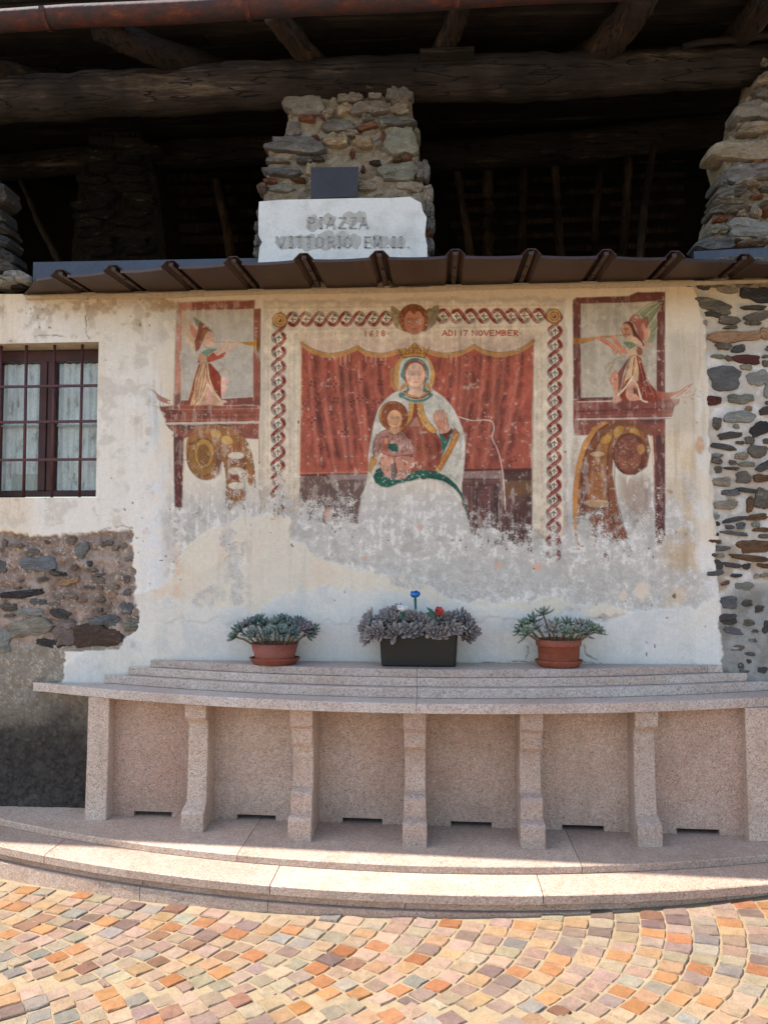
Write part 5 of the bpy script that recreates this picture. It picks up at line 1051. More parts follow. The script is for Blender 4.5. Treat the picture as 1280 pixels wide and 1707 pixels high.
for x in ribx[1:]:
    y0, y1 = .03, cfront(x) - .004; hgt = .029; V, F = [], []
    prof = [(-.048, 0), (-.019, hgt), (.019, hgt), (.048, 0)]
    for y in (y0, y1):
        for (dx, dz) in prof: V += [(x + dx, y, cz(x, y) + dz + .002)]
        for (dx, dz) in prof: V += [(x + dx, y, cz(x, y) + dz + .006)]
    for j in range(3): F += [(j, j + 1, 9 + j, 8 + j), (4 + j, 12 + j, 13 + j, 5 + j)]
    F += [(0, 8, 12, 4), (3, 7, 15, 11), (0, 4, 5, 1), (1, 5, 6, 2), (2, 6, 7, 3), (8, 9, 13, 12), (9, 10, 14, 13), (10, 11, 15, 14)]
    rb = obj('seam', V, F, M_MET, canopy)
    mb = MB(); zz = cz(x, y1)
    mb.add([(x - .011, y0, cz(x, y0) + .004), (x + .011, y0, cz(x, y0) + .004), (x + .011, y1 + .006, zz + .008), (x - .011, y1 + .006, zz + .008), (x - .011, y0, cz(x, y0) + .02), (x + .011, y0, cz(x, y0) + .02), (x + .011, y1 + .006, zz + .024), (x - .011, y1 + .006, zz + .024)], [(0, 3, 2, 1), (4, 5, 6, 7), (0, 1, 5, 4), (1, 2, 6, 5), (2, 3, 7, 6), (3, 0, 4, 7)])
    mb.build('canopy_bracket', M_MET, canopy)
    for yy in (.30, .62):
        y = y0 + (y1 - y0) * yy; MB().lathe([(0.0, -.004), (.007, -.004), (.008, .003)], (x, y, cz(x, y) + .004), 8).build('bolt', M_MET, canopy)
M_PALE = plain('pale_mortar_strip', srgb(200, 180, 146, .8), srgb(222, 204, 172, .8), 8, .9, .3, .004)
V, F = [], []; k_ = 0; xx = LEFT + .05
mbp = MB()
while xx < 2.4: mbp.box(xx, xx + .18, -.024, -.006, 2.872 + .0035 * math.sin(xx * 5), 2.890); xx += .1801
mbp.build('mortar_strip', M_PALE, house)
A, B = at(56, 437, -.03), at(436, 430, -.03)
fl_ = MB().add([(A.x, -.03, 2.925), (B.x, -.03, 2.925), (B.x, -.03, B.z), (A.x, -.03, A.z), (A.x, -.026, 2.925), (B.x, -.026, 2.925), (B.x, .2, B.z + .012), (A.x, .2, A.z + .012)], [(0, 1, 2, 3), (3, 2, 6, 7), (0, 4, 5, 1), (4, 7, 6, 5), (0, 3, 7, 4), (1, 5, 6, 2)]).build('flashing', M_ZINC, house)
A, B = at(1156, 419, -.05), at(1420, 404, -.05)
MB().add([(A.x, -.05, 2.925), (B.x, -.05, 2.925), (B.x, -.05, B.z), (A.x, -.05, A.z), (A.x, -.046, 2.925), (B.x, -.046, 2.925), (B.x, -.006, B.z + .006), (A.x, -.006, A.z + .006)], [(0, 1, 2, 3), (3, 2, 6, 7), (0, 4, 5, 1), (4, 7, 6, 5), (0, 3, 7, 4), (1, 5, 6, 2)]).build('flashing', M_ZINC, house)

# ------------------------------------------------------------------ barred window
win = bpy.data.objects.new('window', None); COL.objects.link(win); x0, x1, z0, z1 = WIN; win.location = (x0, .12, z0); put_under(win, house); win['_at'] = (x0, .12, z0); win['label'] = 'barred window with red brown frame and lace behind the glass'
M_WFR = plain('red_brown_window_paint', srgb(56, 32, 30), srgb(80, 46, 42), 7, .6, .3, .003, stretch=(1, 1, .3))
M_BAR = plain('iron_bar_paint', srgb(66, 34, 36), srgb(92, 50, 50), 12, .55, .3, .002)
def curtain_material():
    m, t, b = nodes('lace_curtain'); co = coords(t, (1, 1, .35), False); n1 = noise(t, co, 16, 6, .7); n2 = noise(t, coords(t, jitter=False), 120, 2, .5)
    c = ramp(t, n1, [(.34, srgb(150, 142, 134)), (.46, srgb(224, 222, 218)), (.75, srgb(242, 241, 239))]); c = mix(t, c, ramp(t, n2, [(.35, G(.75)), (.6, G(1))]), .6, 'MULTIPLY')
    t.links.new(c, b.inputs['Base Color']); b.inputs['Roughness'].default_value = .95; return m
M_CUR = curtain_material()
def glass_material():
    m, t, b = nodes('window_glass'); t.nodes.remove(b); out = [n for n in t.nodes][0]
    tr_ = N(t, 'ShaderNodeBsdfTransparent'); gl_ = N(t, 'ShaderNodeBsdfGlossy'); gl_.inputs['Roughness'].default_value = .04; fr = N(t, 'ShaderNodeFresnel'); fr.inputs['IOR'].default_value = 1.22; mx = N(t, 'ShaderNodeMixShader')
    tr_.inputs['Color'].default_value = (.93, .96, .96, 1)
    t.links.new(fr.outputs[0], mx.inputs[0]); t.links.new(tr_.outputs[0], mx.inputs[1]); t.links.new(gl_.outputs[0], mx.inputs[2]); t.links.new(mx.outputs[0], out.inputs[0]); return m
M_GLASS = glass_material()
yw = .12; X = lambda u: at(u, 700, yw).x; Z = lambda v: at(80, v, yw).z
fw = .045
mb = MB(); mb.box(x0 + .012, x1 - .012, yw, yw + .05, z1 - .075, z1 - .012); mb.build('frame', M_WFR, win, bevel=.003)
MB().box(x0 + .012, x1 - .012, yw, yw + .05, z0 + .014, z0 + .045).build('frame', M_WFR, win, bevel=.003)
MB().box(x0 + .012, x0 + .03, yw + .002, yw + .048, z0 + .045, z1 - .075).build('frame', M_WFR, win, bevel=.003)
MB().box(x1 - .024, x1 - .012, yw + .002, yw + .048, z0 + .045, z1 - .075).build('frame', M_WFR, win, bevel=.003)
xm0, xm1 = X(67), X(92)
MB().box(xm0, (xm0 + xm1) / 2 - .002, yw - .012, yw + .045, z0 + .046, z1 - .076).build('sash', M_WFR, win, bevel=.004)
MB().box((xm0 + xm1) / 2 + .002, xm1, yw - .006, yw + .045, z0 + .046, z1 - .076).build('sash', M_WFR, win, bevel=.004)
MB().box(x0 + .03, xm0, yw + .012, yw + .016, z0 + .046, z1 - .076).build('pane', M_GLASS, win)
MB().box(xm1, x1 - .024, yw + .012, yw + .016, z0 + .046, z1 - .076).build('pane', M_GLASS, win)
M_SHUT = plain('peeling_white_shutter', srgb(190, 184, 174, .8), srgb(226, 224, 218, .8), 9, .8, .4, .004, stretch=(2.5, 1, .4))
for (a, b_) in ((x0 + .03, xm0 - .004), (xm1 + .004, x1 - .026)):
    V, F = [], []; n = 40
    for k in range(n + 1):
        x = a + (b_ - a) * k / n; yy = yw + .034 + .008 * math.sin(k * .9) + .005 * math.sin(k * 2.3)
        V += [(x, yy, z0 + .05), (x, yy + .004, z1 - .08)]
    for k in range(n): F.append((2 * k, 2 * k + 2, 2 * k + 3, 2 * k + 1))
    obj('curtain', V, F, M_CUR, win, smooth=True)
    hz = z0 + (z1 - z0) * .48; MB().box(a, b_, yw + .0165, yw + .0185, hz, hz + .012).build('glazing_bar', M_SHUT, win)
MB().box(X(20), X(76), yw + .017, yw + .019, z0 + .05, Z(790)).build('card', M_SHUT, win)
yb = .045
for u in (3, 45, 92, 138):
    a = at(u, 578, yb); b_ = at(u - 5, 828, yb); MB().tube([(b_.x, yb, z0 - .002), (a.x, yb, z1 + .002)], .0085, 8).build('bar', M_BAR, win, smooth=True)
for v in (645, 704, 767):
    a = at(-6, v, yb - .006); MB().box(x0 - .004, x1 + .004, yb - .012, yb + .004, a.z - .007, a.z + .007).build('bar', M_BAR, win, bevel=.002)
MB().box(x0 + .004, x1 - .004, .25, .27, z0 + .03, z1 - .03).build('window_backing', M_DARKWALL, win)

# ------------------------------------------------------------------ street name panel and blank plate on the pier
M_PANEL = None
def panel_material():
    m, t, b = nodes('whitewashed_panel'); co = coords(t, jitter=False); n1 = noise(t, co, 7, 6, .65); n2 = noise(t, co, 80, 3, .6)
    c = ramp(t, n1, [(.3, srgb(196, 196, 190, .85)), (.55, srgb(226, 226, 222, .85))]); c = mix(t, c, ramp(t, n2, [(.3, G(.85)), (.6, G(1))]), .7, 'MULTIPLY')
    t.links.new(c, b.inputs['Base Color']); b.inputs['Roughness'].default_value = .9; bump(t, b, n1, .3, .006); return m
M_PANEL = panel_material(); PS = -.085
sign = thing('street_sign', 'whitewashed street name panel with worn painted capitals on the rubble pier', 'sign', at(572, 430, PS))
def outline_plate(name, pts, y, th, mat, parent):
    n = len(pts); P = [at(u, v, y) for (u, v) in pts]; V = [(p.x, y, p.z) for p in P] + [(p.x, y + th, p.z) for p in P]
    F = [tuple(range(n)), tuple(range(n, 2 * n))[::-1]] + [(i, (i + 1) % n, n + (i + 1) % n, n + i) for i in range(n)]
    return obj(name, V, F, mat, parent)
outline_plate('panel', [(430, 452), (430, 440), (433, 412), (437, 404), (431, 392), (431, 350), (432, 336), (470, 333), (520, 332), (600, 330), (650, 330), (684, 328), (690, 332), (702, 338), (705, 352), (711, 362), (708, 390), (712, 410), (712, 452)], PS, .075, M_PANEL, sign)
M_SMEAR = plain('grey_cement_smear', srgb(186, 182, 172, .85), srgb(208, 204, 196, .85), 24, .95, .25, .003)
M_LET = plain('faded_grey_lettering', srgb(128, 130, 132), srgb(190, 188, 182), 70, .9, .2, .002)
for (u, v, w_, h_, s_) in ((522, 372, 26, 26, 1), (548, 366, 22, 20, 2), (585, 364, 30, 22, 3), (602, 362, 18, 22, 4), (478, 404, 34, 24, 5), (515, 404, 32, 28, 6), (545, 400, 40, 30, 7), (572, 398, 30, 24, 8), (592, 402, 20, 24, 9), (632, 402, 34, 22, 10), (662, 404, 30, 20, 11), (498, 400, 20, 18, 12)):
    pts = [(u + w_ / 2 * math.cos(t) * (1 + .14 * math.sin(3 * t + s_) + .1 * math.sin(5 * t + 2 * s_)), v + h_ / 2 * math.sin(t) * (1 + .16 * math.sin(4 * t + s_))) for t in [6.283 * k / 18 for k in range(18)]]
    outline_plate('patch', pts, PS - .0012 - .0006 * (s_ % 4), .003, M_SMEAR, sign)
def letter(ch, u, v, wd, hg):
    mb = MB(); y = PS - .0055
    def bar(p, q, w_):
        a, b_ = Vector((p[0], p[1])), Vector((q[0], q[1])); d = (b_ - a).normalized(); n_ = Vector((-d.y, d.x)) * w_ / 2
        P = [at(u + c.x * wd, v + c.y * hg, y) for c in []]
        C = [(u + a.x * wd + n_.x, v + a.y * hg + n_.y), (u + b_.x * wd + n_.x, v + b_.y * hg + n_.y), (u + b_.x * wd - n_.x, v + b_.y * hg - n_.y), (u + a.x * wd - n_.x, v + a.y * hg - n_.y)]
        P = [at(c[0], c[1], y) for c in C]; mb.add([(p.x, y, p.z) for p in P] + [(p.x, y + .004, p.z) for p in P], [(0, 1, 2, 3), (4, 7, 6, 5), (0, 4, 5, 1), (1, 5, 6, 2), (2, 6, 7, 3), (3, 7, 4, 0)])
    LT = {'P': [((.2, 0), (.2, 1), 4), ((.2, .03), (.7, .03), 1.6), ((.75, .05), (.75, .45), 4), ((.2, .5), (.7, .5), 1.6)], 'I': [((.5, 0), (.5, 1), 4.4), ((.2, .02), (.8, .02), 1.4), ((.2, .98), (.8, .98), 1.4)], 'A': [((.05, 1), (.5, 0), 1.6), ((.5, 0), (.92, 1), 4), ((.2, .65), (.8, .65), 1.4)],
          'Z': [((.1, .04), (.9, .04), 1.6), ((.85, .05), (.12, .95), 4), ((.1, .96), (.92, .96), 1.8)], 'V': [((.05, 0), (.5, 1), 4), ((.5, 1), (.93, 0), 1.6)], 'T': [((.5, 0), (.5, 1), 4.2), ((.05, .04), (.95, .04), 1.8)], 'O': [((.15, .2), (.15, .8), 4), ((.85, .2), (.85, .8), 4), ((.15, .2), (.5, .02), 1.8), ((.5, .02), (.85, .2), 1.8), ((.15, .8), (.5, .98), 1.8), ((.5, .98), (.85, .8), 1.8)],
          'R': [((.18, 0), (.18, 1), 4), ((.18, .03), (.7, .03), 1.6), ((.75, .06), (.75, .42), 3.6), ((.18, .5), (.7, .5), 1.5), ((.5, .5), (.92, 1), 3.4)], 'E': [((.2, 0), (.2, 1), 4.2), ((.2, .03), (.85, .03), 1.6), ((.2, .5), (.7, .5), 1.5), ((.2, .97), (.88, .97), 1.6)], 'M': [((.12, 0), (.12, 1), 1.8), ((.12, 0), (.5, .8), 3.4), ((.5, .8), (.88, 0), 1.6), ((.88, 0), (.88, 1), 4)], '.': [((.3, .9), (.3, 1), 2.5)]}
    for s_ in LT[ch]: bar(*s_)
    o = mb.build('letter', M_LET, sign); return o
for i, ch in enumerate('PIAZZA'): letter(ch, (512, 531, 543, 563, 581, 598)[i], 362, (14, 8, 16, 15, 15, 16)[i], 19)
for i, ch in enumerate('VITTORIO'): letter(ch, (460, 481, 492, 508, 525, 545, 561, 572)[i], 394, (16, 8, 13, 14, 15, 14, 8, 14)[i], 19)
for ch, u in (('E', 606), ('M', 622), ('.', 642), ('I', 652), ('I', 664), ('.', 676)): letter(ch, u, 394, 8 if ch == 'I' else 14, 19)
M_PLATE = plain('black_enamel_plate', srgb(38, 36, 42), srgb(52, 50, 56), 6, .5, .1, .002)
plate = thing('wall_plate', 'small blank black plate fixed above the street name panel', 'plate', at(557, 330, -.075))
outline_plate('plate_sheet', [(518, 279), (597, 278), (596, 328), (518, 331)], -.078, .01, M_PLATE, plate)
for (u, v) in ((522, 283), (593, 282), (592, 324), (522, 327)): p = at(u, v, -.078); MB().tube([(p.x, -.081, p.z), (p.x, -.074, p.z)], .005, 8).build('screw', M_BAR, plate)
# ------------------------------------------------------------------ granite
def granite(name, pink, gloss):
    m, t, b = nodes(name); co = coords(t)
    def vor(scale):
        v = N(t, 'ShaderNodeTexVoronoi'); v.inputs['Scale'].default_value = scale; t.links.new(co, v.inputs['Vector']); s = N(t, 'ShaderNodeSeparateColor'); t.links.new(v.outputs['Color'], s.inputs[0]); return s.outputs[0]
    a = vor(250); b2_ = vor(140); n1 = noise(t, co, 2.5, 4, .6)
    P = srgb(214, 188, 170, .86); P2 = srgb(200, 168, 150, .86); W_ = srgb(228, 218, 206, .86); Gy = srgb(176, 166, 156, .86); Dk = srgb(118, 106, 98, .86)
    if pink is None: P = srgb(222, 204, 190, .86); P2 = srgb(206, 182, 166, .86)  # posts: light caught by their front faces put into a paler colour
    elif gloss < .5: P = srgb(214, 206, 202, .86); P2 = srgb(196, 186, 182, .86); Gy = srgb(168, 164, 162, .86)  # counter and ledges: sky reflection put into the greyer colour
    elif not pink: P = srgb(212, 192, 176, .84); P2 = srgb(198, 172, 152, .84)
    c = ramp(t, a, [(0, Dk), (.085, Gy), (.28, P2), (.50, P), (.74, W_), (.90, P)], 'CONSTANT')
    c2 = ramp(t, b2_, [(0, Dk), (.05, Gy), (.30, P), (.6, P2), (.85, W_)], 'CONSTANT')
    c = mix(t, c, c2, .35); c = mix(t, c, ramp(t, n1, [(.3, srgb(232, 216, 208)), (.7, (1, 1, 1, 1))]), .8, 'MULTIPLY')
    n3 = noise(t, co, 3.2, 6, .7); c = mix(t, c, srgb(140, 116, 98), ramp(t, n3, [(.50, G(0)), (.78, G(.5))]))
    n4 = noise(t, coords(t, (3.5, 3.5, .5)), 4, 5, .65); c = mix(t, c, srgb(128, 112, 98), ramp(t, n4, [(.54, G(0)), (.74, G(.32))]))      # runs and grime
    oi = N(t, 'ShaderNodeObjectInfo'); c = mix(t, c, ramp(t, oi.outputs['Random'], [(0, srgb(226, 220, 216)), (.5, srgb(250, 246, 240)), (1, srgb(238, 226, 218))]), 1.0, 'MULTIPLY')
    t.links.new(c, b.inputs['Base Color']); b.inputs['Roughness'].default_value = gloss; b.inputs['Specular IOR Level'].default_value = .45
    n2 = noise(t, co, 180, 3, .6); bump(t, b, n2, .25, .003); return m
M_GR = granite('pink_granite', True, .62); M_GRS = granite('worn_step_granite', False, .7); M_GRP = granite('lit_post_granite', None, .6); M_GRT = granite('sky_grey_honed_granite', False, .42)
# ------------------------------------------------------------------ curved slabs
X0 = -.04
def slab(name, peak, k, zt, zb, xa, xb, mat, parent, y_back=.0, x0=X0, arris=.004, wob=0.0):
    front = lambda x: -(peak - k * (x - x0) ** 2)
    n = max(4, int((xb - xa) / .07)); V, F = [], []; r = random.Random(int(xa * 100 + peak * 1000))
    for i in range(n + 1):
        x = xa + (xb - xa) * i / n; f = min(front(x), y_back - .005) + (r.uniform(-wob, wob) if 0 < i < n else 0)
        V += [(x, y_back, zb), (x, y_back, zt), (x, f + arris, zt), (x, f, zt - arris), (x, f, zb + arris * .6), (x, f + arris * .6, zb)]
    for i in range(n):
        a, b_ = i * 6, i * 6 + 6
        for j in range(6): F.append((a + j, a + (j + 1) % 6, b_ + (j + 1) % 6, b_ + j))
    F += [tuple(range(6))[::-1], tuple(n * 6 + j for j in range(6))]
    return obj(name, V, F, mat, parent)
gz = lambda x: .027 * x                                             # the square climbs slightly to the right
# steps
steps = thing('curved_steps', 'low bowed pink granite steps in front of the frescoed wall', 'steps', (X0, -.4, 0))
ZP, Z2, Z2b, Z3b = .127, .093, .053, .017
def cut(edges, gap=.0015):
    return [(edges[i] + gap, edges[i + 1] - gap) for i in range(len(edges) - 1)]
hw = lambda pk, k: math.sqrt(pk / k)
jx = lambda u, v, z: on_z(u, v, z).x
e1 = hw(.665, .0975) - .02
for a, b_ in cut([X0 - e1, -1.75 + .85, .62, X0 + e1]): slab('platform_slab', .665, .0975, ZP, Z2 + .0008, a, b_, M_GRS, steps, .012, wob=.001)
e2 = hw(.875, .098) - .02
for a, b_ in cut([X0 - e2, jx(75, 1425, Z2), jx(452, 1472, Z2), jx(905, 1492, Z2), X0 + e2], .002): slab('step_slab', .875, .098, Z2, Z2b + .001, a, b_, M_GRS, steps, .012, wob=.0015)
for a, b_ in cut([X0 - e2 + .02, jx(250, 1452, .05), jx(675, 1505, .05), 1.2, X0 + e2 - .02], .0015): slab('riser_slab', .846, .098, Z2b, Z3b + .001, a, b_, M_GRS, steps, .010)
for a, b_ in cut([X0 - e2 + .03, -1.3, jx(452, 1500, .0), .9, X0 + e2 - .03], .0015): slab('riser_slab', .866, .098, Z3b, -.12, a, b_, M_GRS, steps, .008)
# bench
bench = thing('granite_bench', 'bowed pink granite bench with three stacked ledges on carved posts', 'bench', (X0, -.2, ZP))
ZC, ZCb, ZL3, ZL2, ZL1 = .787, .741, .832, .874, .913
jm = on_z(694, 1170, ZC).x
ec = hw(.489, .1078) - .012
for a, b_ in cut([X0 - ec, jm, X0 + ec], .001): slab('counter_slab', .489, .1078, ZC, ZCb, a, b_, M_GRT, bench, -.016)
for pk, k, zt, zb, ex in ((.352, .1163, ZL3, ZC + .0008, ()), (.300, .1157, ZL2, ZL3 + .0008, ()), (.281, .1266, ZL1, ZL2 + .0008, (1.36,))):
    e_ = hw(pk, k) - .012
    for a, b_ in cut([X0 - e_, jm] + list(ex) + [X0 + e_], .001): slab('ledge_slab', pk, k, zt, zb, a, b_, M_GRT, bench, -.016)
PX = [-1.73 + .541 * i for i in range(7)]
def foot(x): return .457 - .086 * (x - .03) ** 2
for i, x in enumerate(PX):
    F_ = foot(x); h_ = ZCb - ZP - .001; top_in = F_ - .062
    if i in (0, 6): prof = [(F_, 0), (F_, .002), (F_ - .004, .10), (F_ - .012, .30), (F_ - .018, h_)]
    elif i in (1, 5): prof = [(F_, 0), (F_, .085), (F_ - .02, .10), (F_ - .07, .125), (F_ - .085, .30), (F_ - .085, .520), (F_ - .050, .523), (F_ - .036, .54), (F_ - .030, h_)]
    else: prof = [(F_, 0), (F_, .095), (F_ - .012, .106), (F_ - .05, .118), (F_ - .052, .20), (F_ - .062, .212), (F_ - .094, .226), (F_ - .10, .32), (F_ - .10, .424), (F_ - .070, .427), (F_ - .060, .440), (F_ - .056, .513), (F_ - .044, .516), (F_ - .030, .53), (F_ - .026, h_)]
    V, Fc = [], []; wd = .056; bv = .004
    pts = [(-.05, 0)] + [(-p[0], p[1]) for p in prof] + [(-.05, h_)]
    n = len(pts)
    for sx, ins in ((-wd, 0), (-wd + bv, 1), (wd - bv, 1), (wd, 0)):
        for j, (y, z) in enumerate(pts):
            yy = y + (bv if (not ins and 0 < j < n - 1) else 0); dpth = F_ + y; sw = (.0065 * min(1, max(0, (dpth - .012) / .06)) if i not in (0, 6) else 0) * (1 if 0 < j < n - 1 else .5); V.append((x + sx - math.copysign(sw, sx), yy, ZP + .0005 + z))
    for L in range(3):
        for j in range(n - 1): Fc.append((L * n + j, (L + 1) * n + j, (L + 1) * n + j + 1, L * n + j + 1))
        Fc.append((L * n + n - 1, (L + 1) * n + n - 1, (L + 1) * n, L * n))
    Fc += [tuple(range(n)), tuple(3 * n + j for j in range(n))[::-1]]
    obj('post', V, Fc, M_GRP, bench)
py = lambda x: -.158 - .03 * x
for i in range(6):
    a, b_ = PX[i] + .03, PX[i + 1] - .03; m_ = (a + b_) / 2 + .0; nw = .10; zb, zt, nz = ZP + .0005, ZCb - .001, ZP + .026
    o2 = [(a, zb), (m_ - nw, zb), (m_ - nw, nz), (m_ + nw, nz), (m_ + nw, zb), (b_, zb), (b_, zt), (a, zt)]
    V = [(x, py(x), z) for x, z in o2] + [(x, py(x) + .03, z) for x, z in o2]
    F = [(0, 1, 2, 7), (2, 3, 6, 7), (3, 4, 5, 6), (8, 15, 10, 9), (10, 15, 14, 11), (11, 14, 13, 12)] + [(j, (j + 1) % 8, 8 + (j + 1) % 8, 8 + j) for j in range(8)]
    obj('back_panel', V, F, M_GR, bench)
# ------------------------------------------------------------------ the square
M_SAND = plain('pale_joint_sand', srgb(176, 152, 118, .58), srgb(202, 178, 142, .58), 30, .95, .5, .006, fine=220)
def cobble_material(attr):
    m, t, b = nodes('porphyry_cobble' + ('_far' if attr else '')); co = coords(t)
    if attr: src = N(t, 'ShaderNodeVertexColor', layer_name='Col').outputs[0]
    else: src = N(t, 'ShaderNodeObjectInfo').outputs['Color']
    n1 = noise(t, co, 22, 5, .65); n2 = noise(t, co, 160, 3, .7)
    c = mix(t, src, ramp(t, n1, [(.3, G(.78)), (.7, G(1.15))]), .9, 'MULTIPLY'); c = mix(t, c, ramp(t, n2, [(.3, G(.7)), (.65, G(1.1))]), .8, 'MULTIPLY')
    t.links.new(c, b.inputs['Base Color']); b.inputs['Roughness'].default_value = .85; b.inputs['Specular IOR Level'].default_value = .3
    a1 = N(t, 'ShaderNodeMath', operation='MULTIPLY_ADD'); a1.inputs[1].default_value = .5; t.links.new(n2, a1.inputs[0]); t.links.new(n1, a1.inputs[2]); bump(t, b, a1.outputs[0], .8, .009); return m
M_COB, M_COBF = cobble_material(False), cobble_material(True)
V, F = [], []; xs = [-400, -6, -4, 4, 6, 400]; ys = [-400, -8, -.3, .4]
for y in ys:
    for x in xs: V.append((x, y, gz(max(-4, min(4, x))) - .0042))
for j in range(len(ys) - 1):
    for i in range(len(xs) - 1): a = j * len(xs) + i; F.append((a, a + 1, a + len(xs) + 1, a + len(xs)))
square = obj('paved_square', V, F, M_SAND, None, origin=(0, 0, 0)); square['kind'] = 'structure'; square['label'] = 'sunlit paved square of coloured porphyry cobbles in arcs'; square['category'] = 'pavement'
# land behind the house, so nothing floats
V = [(-400, .401, -.15), (400, .401, -.15), (400, 400, -.15), (-400, 400, -.15)]
gr = obj('ground', V, [(0, 1, 2, 3)], M_SAND, None, origin=(0, 0, 0)); gr['kind'] = 'structure'
CC = [((204, 146, 96), 5), ((192, 128, 84), 3), ((198, 164, 140), 7), ((184, 152, 132), 5), ((166, 138, 124), 3), ((176, 162, 140), 3), ((188, 168, 138), 6), ((204, 164, 124), 6), ((150, 122, 110), 2), ((166, 154, 142), 3), ((160, 116, 92), 2), ((200, 170, 136), 5)]
BAG = [c for c, k in CC for _ in range(k)]
RA, PITCHX, STEP = 1.34, .097, .080; PHI = math.radians(46); LANE = 2 * RA * math.sin(PHI)
cr = random.Random(77); shown, rest = [], []
s2f = lambda x: -(.870 - .098 * (x - X0) ** 2)
for lane in range(-1, 4):
    for i in range(-72, 76):
        nst = int(2 * PHI * RA / STEP); ph0 = cr.uniform(-.5, .5) * STEP / RA
        for j in range(nst + 1):
            pa = max(-PHI, -PHI + (j - .5) * STEP / RA + ph0); pb = min(PHI, -PHI + (j + .5) * STEP / RA + ph0)
            if pb - pa < .35 * STEP / RA: continue
            pm = (pa + pb) / 2
            gx = i * PITCHX + RA * (math.cos(pm) - 1); gy = -.42 - lane * LANE - .10 * (gx + 1.25) + RA * math.sin(pm)
            if not (-4.6 < gx < 4.4 and -6.2 < gy): continue
            if gy > s2f(gx) - .01 and abs(gx - X0) < 2.96: continue
            if gy > -.06: continue
            C = []
            for (di, ph) in ((-.5, pa), (0, pa), (.5, pa), (.5, pm), (.5, pb), (0, pb), (-.5, pb), (-.5, pm)):
                x = i * PITCHX + RA * (math.cos(ph) - 1); y = -.42 - lane * LANE - .10 * (x + 1.25) + RA * math.sin(ph); th_ = di * PITCHX * (.04 + .96 * math.cos(pm)) * 1.03; C.append((x + th_ * math.cos(pm), y + th_ * math.sin(pm)))
            cx = sum(c[0] for c in C) / 8; cy = sum(c[1] for c in C) / 8
            gap = cr.uniform(.003, .0065); P = []
            for q, (x, y) in enumerate(C):
                dx, dy = x - cx, y - cy; L = math.hypot(dx, dy); s_ = (L - gap * (1.35 if q % 2 == 0 else .75)) / L; P.append((cx + dx * s_ + cr.uniform(-.003, .003), cy + dy * s_ + cr.uniform(-.003, .003)))
            h_ = cr.uniform(-.002, .003); tx, ty = cr.uniform(-.03, .03), cr.uniform(-.03, .03)
            zf = lambda x, y, o: gz(x) + h_ + tx * (x - cx) + ty * (y - cy) + o
            VV_ = [(x, y, gz(x) - .03) for x, y in P] + [(x, y, zf(x, y, -.004)) for x, y in P] + [(cx + (x - cx) * .92, cy + (y - cy) * .92, zf(x, y, .0) + cr.uniform(-.002, .002)) for x, y in P] + [(cx, cy, zf(cx, cy, cr.uniform(-.002, .002)))]
            FF = [(L * 8 + q, L * 8 + (q + 1) % 8, (L + 1) * 8 + (q + 1) % 8, (L + 1) * 8 + q) for L in range(2) for q in range(8)] + [(16 + q, 16 + (q + 1) % 8, 24) for q in range(8)]
            col = cr.choice(BAG); jb = cr.uniform(-14, 14); col = tuple(max(40, min(230, c + jb + cr.uniform(-3, 3))) for c in col)
            rec = (VV_, FF, srgb(*col, .47)); 
            if in_view((cx, cy, gz(cx)), 14): shown.append((math.hypot(cx, cy + D), rec))
            else: rest.append(rec)
shown.sort(key=lambda r: r[0]); rest += [r[1] for r in shown[300:]]
for _, (v_, f_, c_) in shown[:300]: obj('cobble', v_, f_, M_COB, square, smooth=False, color=c_)
V, F, C = [], [], []
for v_, f_, c_ in rest:
    n = len(V); V += v_; F += [tuple(q + n for q in f) for f in f_]; C += [c_] * len(v_)
far = obj('cobbles', V, F, M_COBF, square, origin=(0, 0, 0)); far['kind'] = 'stuff'; far['label'] = 'further cobbles of the square'
ca = far.data.color_attributes.new('Col', 'FLOAT_COLOR', 'POINT'); ca.data.foreach_set('color', np.array(C, np.float32).ravel())
print('cobbles shown', len(shown), 'rest', len(rest))

# ------------------------------------------------------------------ pots, trough, succulents, artificial flowers
M_TERRA = plain('terracotta', srgb(128, 68, 50), srgb(152, 86, 62), 6, .7, .15, .003)
M_TERRA2 = plain('plastic_terracotta', srgb(128, 64, 48), srgb(146, 76, 56), 4, .55, .08, .002)
M_SOIL = plain('potting_soil', srgb(52, 40, 32), srgb(84, 66, 50), 40, .95, .9, .01)
M_TROUGH = plain('dark_green_plastic', srgb(15, 18, 17), srgb(23, 27, 25), 5, .45, .1, .002)
def leaf_material():
    m, t, b = nodes('succulent_leaf'); oi = N(t, 'ShaderNodeObjectInfo'); vc = N(t, 'ShaderNodeVertexColor', layer_name='Col'); co = coords(t)
    c = mix(t, oi.outputs['Color'], vc.outputs[0], 1.0, 'MULTIPLY'); n1 = noise(t, co, 60, 3, .6)
    c = mix(t, c, ramp(t, n1, [(.3, G(.8)), (.7, G(1.1))]), .8, 'MULTIPLY')
    t.links.new(c, b.inputs['Base Color']); b.inputs['Roughness'].default_value = .55; b.inputs['Specular IOR Level'].default_value = .35; return m
M_LEAF = leaf_material(); M_STEM = plain('succulent_stem', srgb(110, 100, 80), srgb(140, 126, 100), 30, .8, .3, .003)
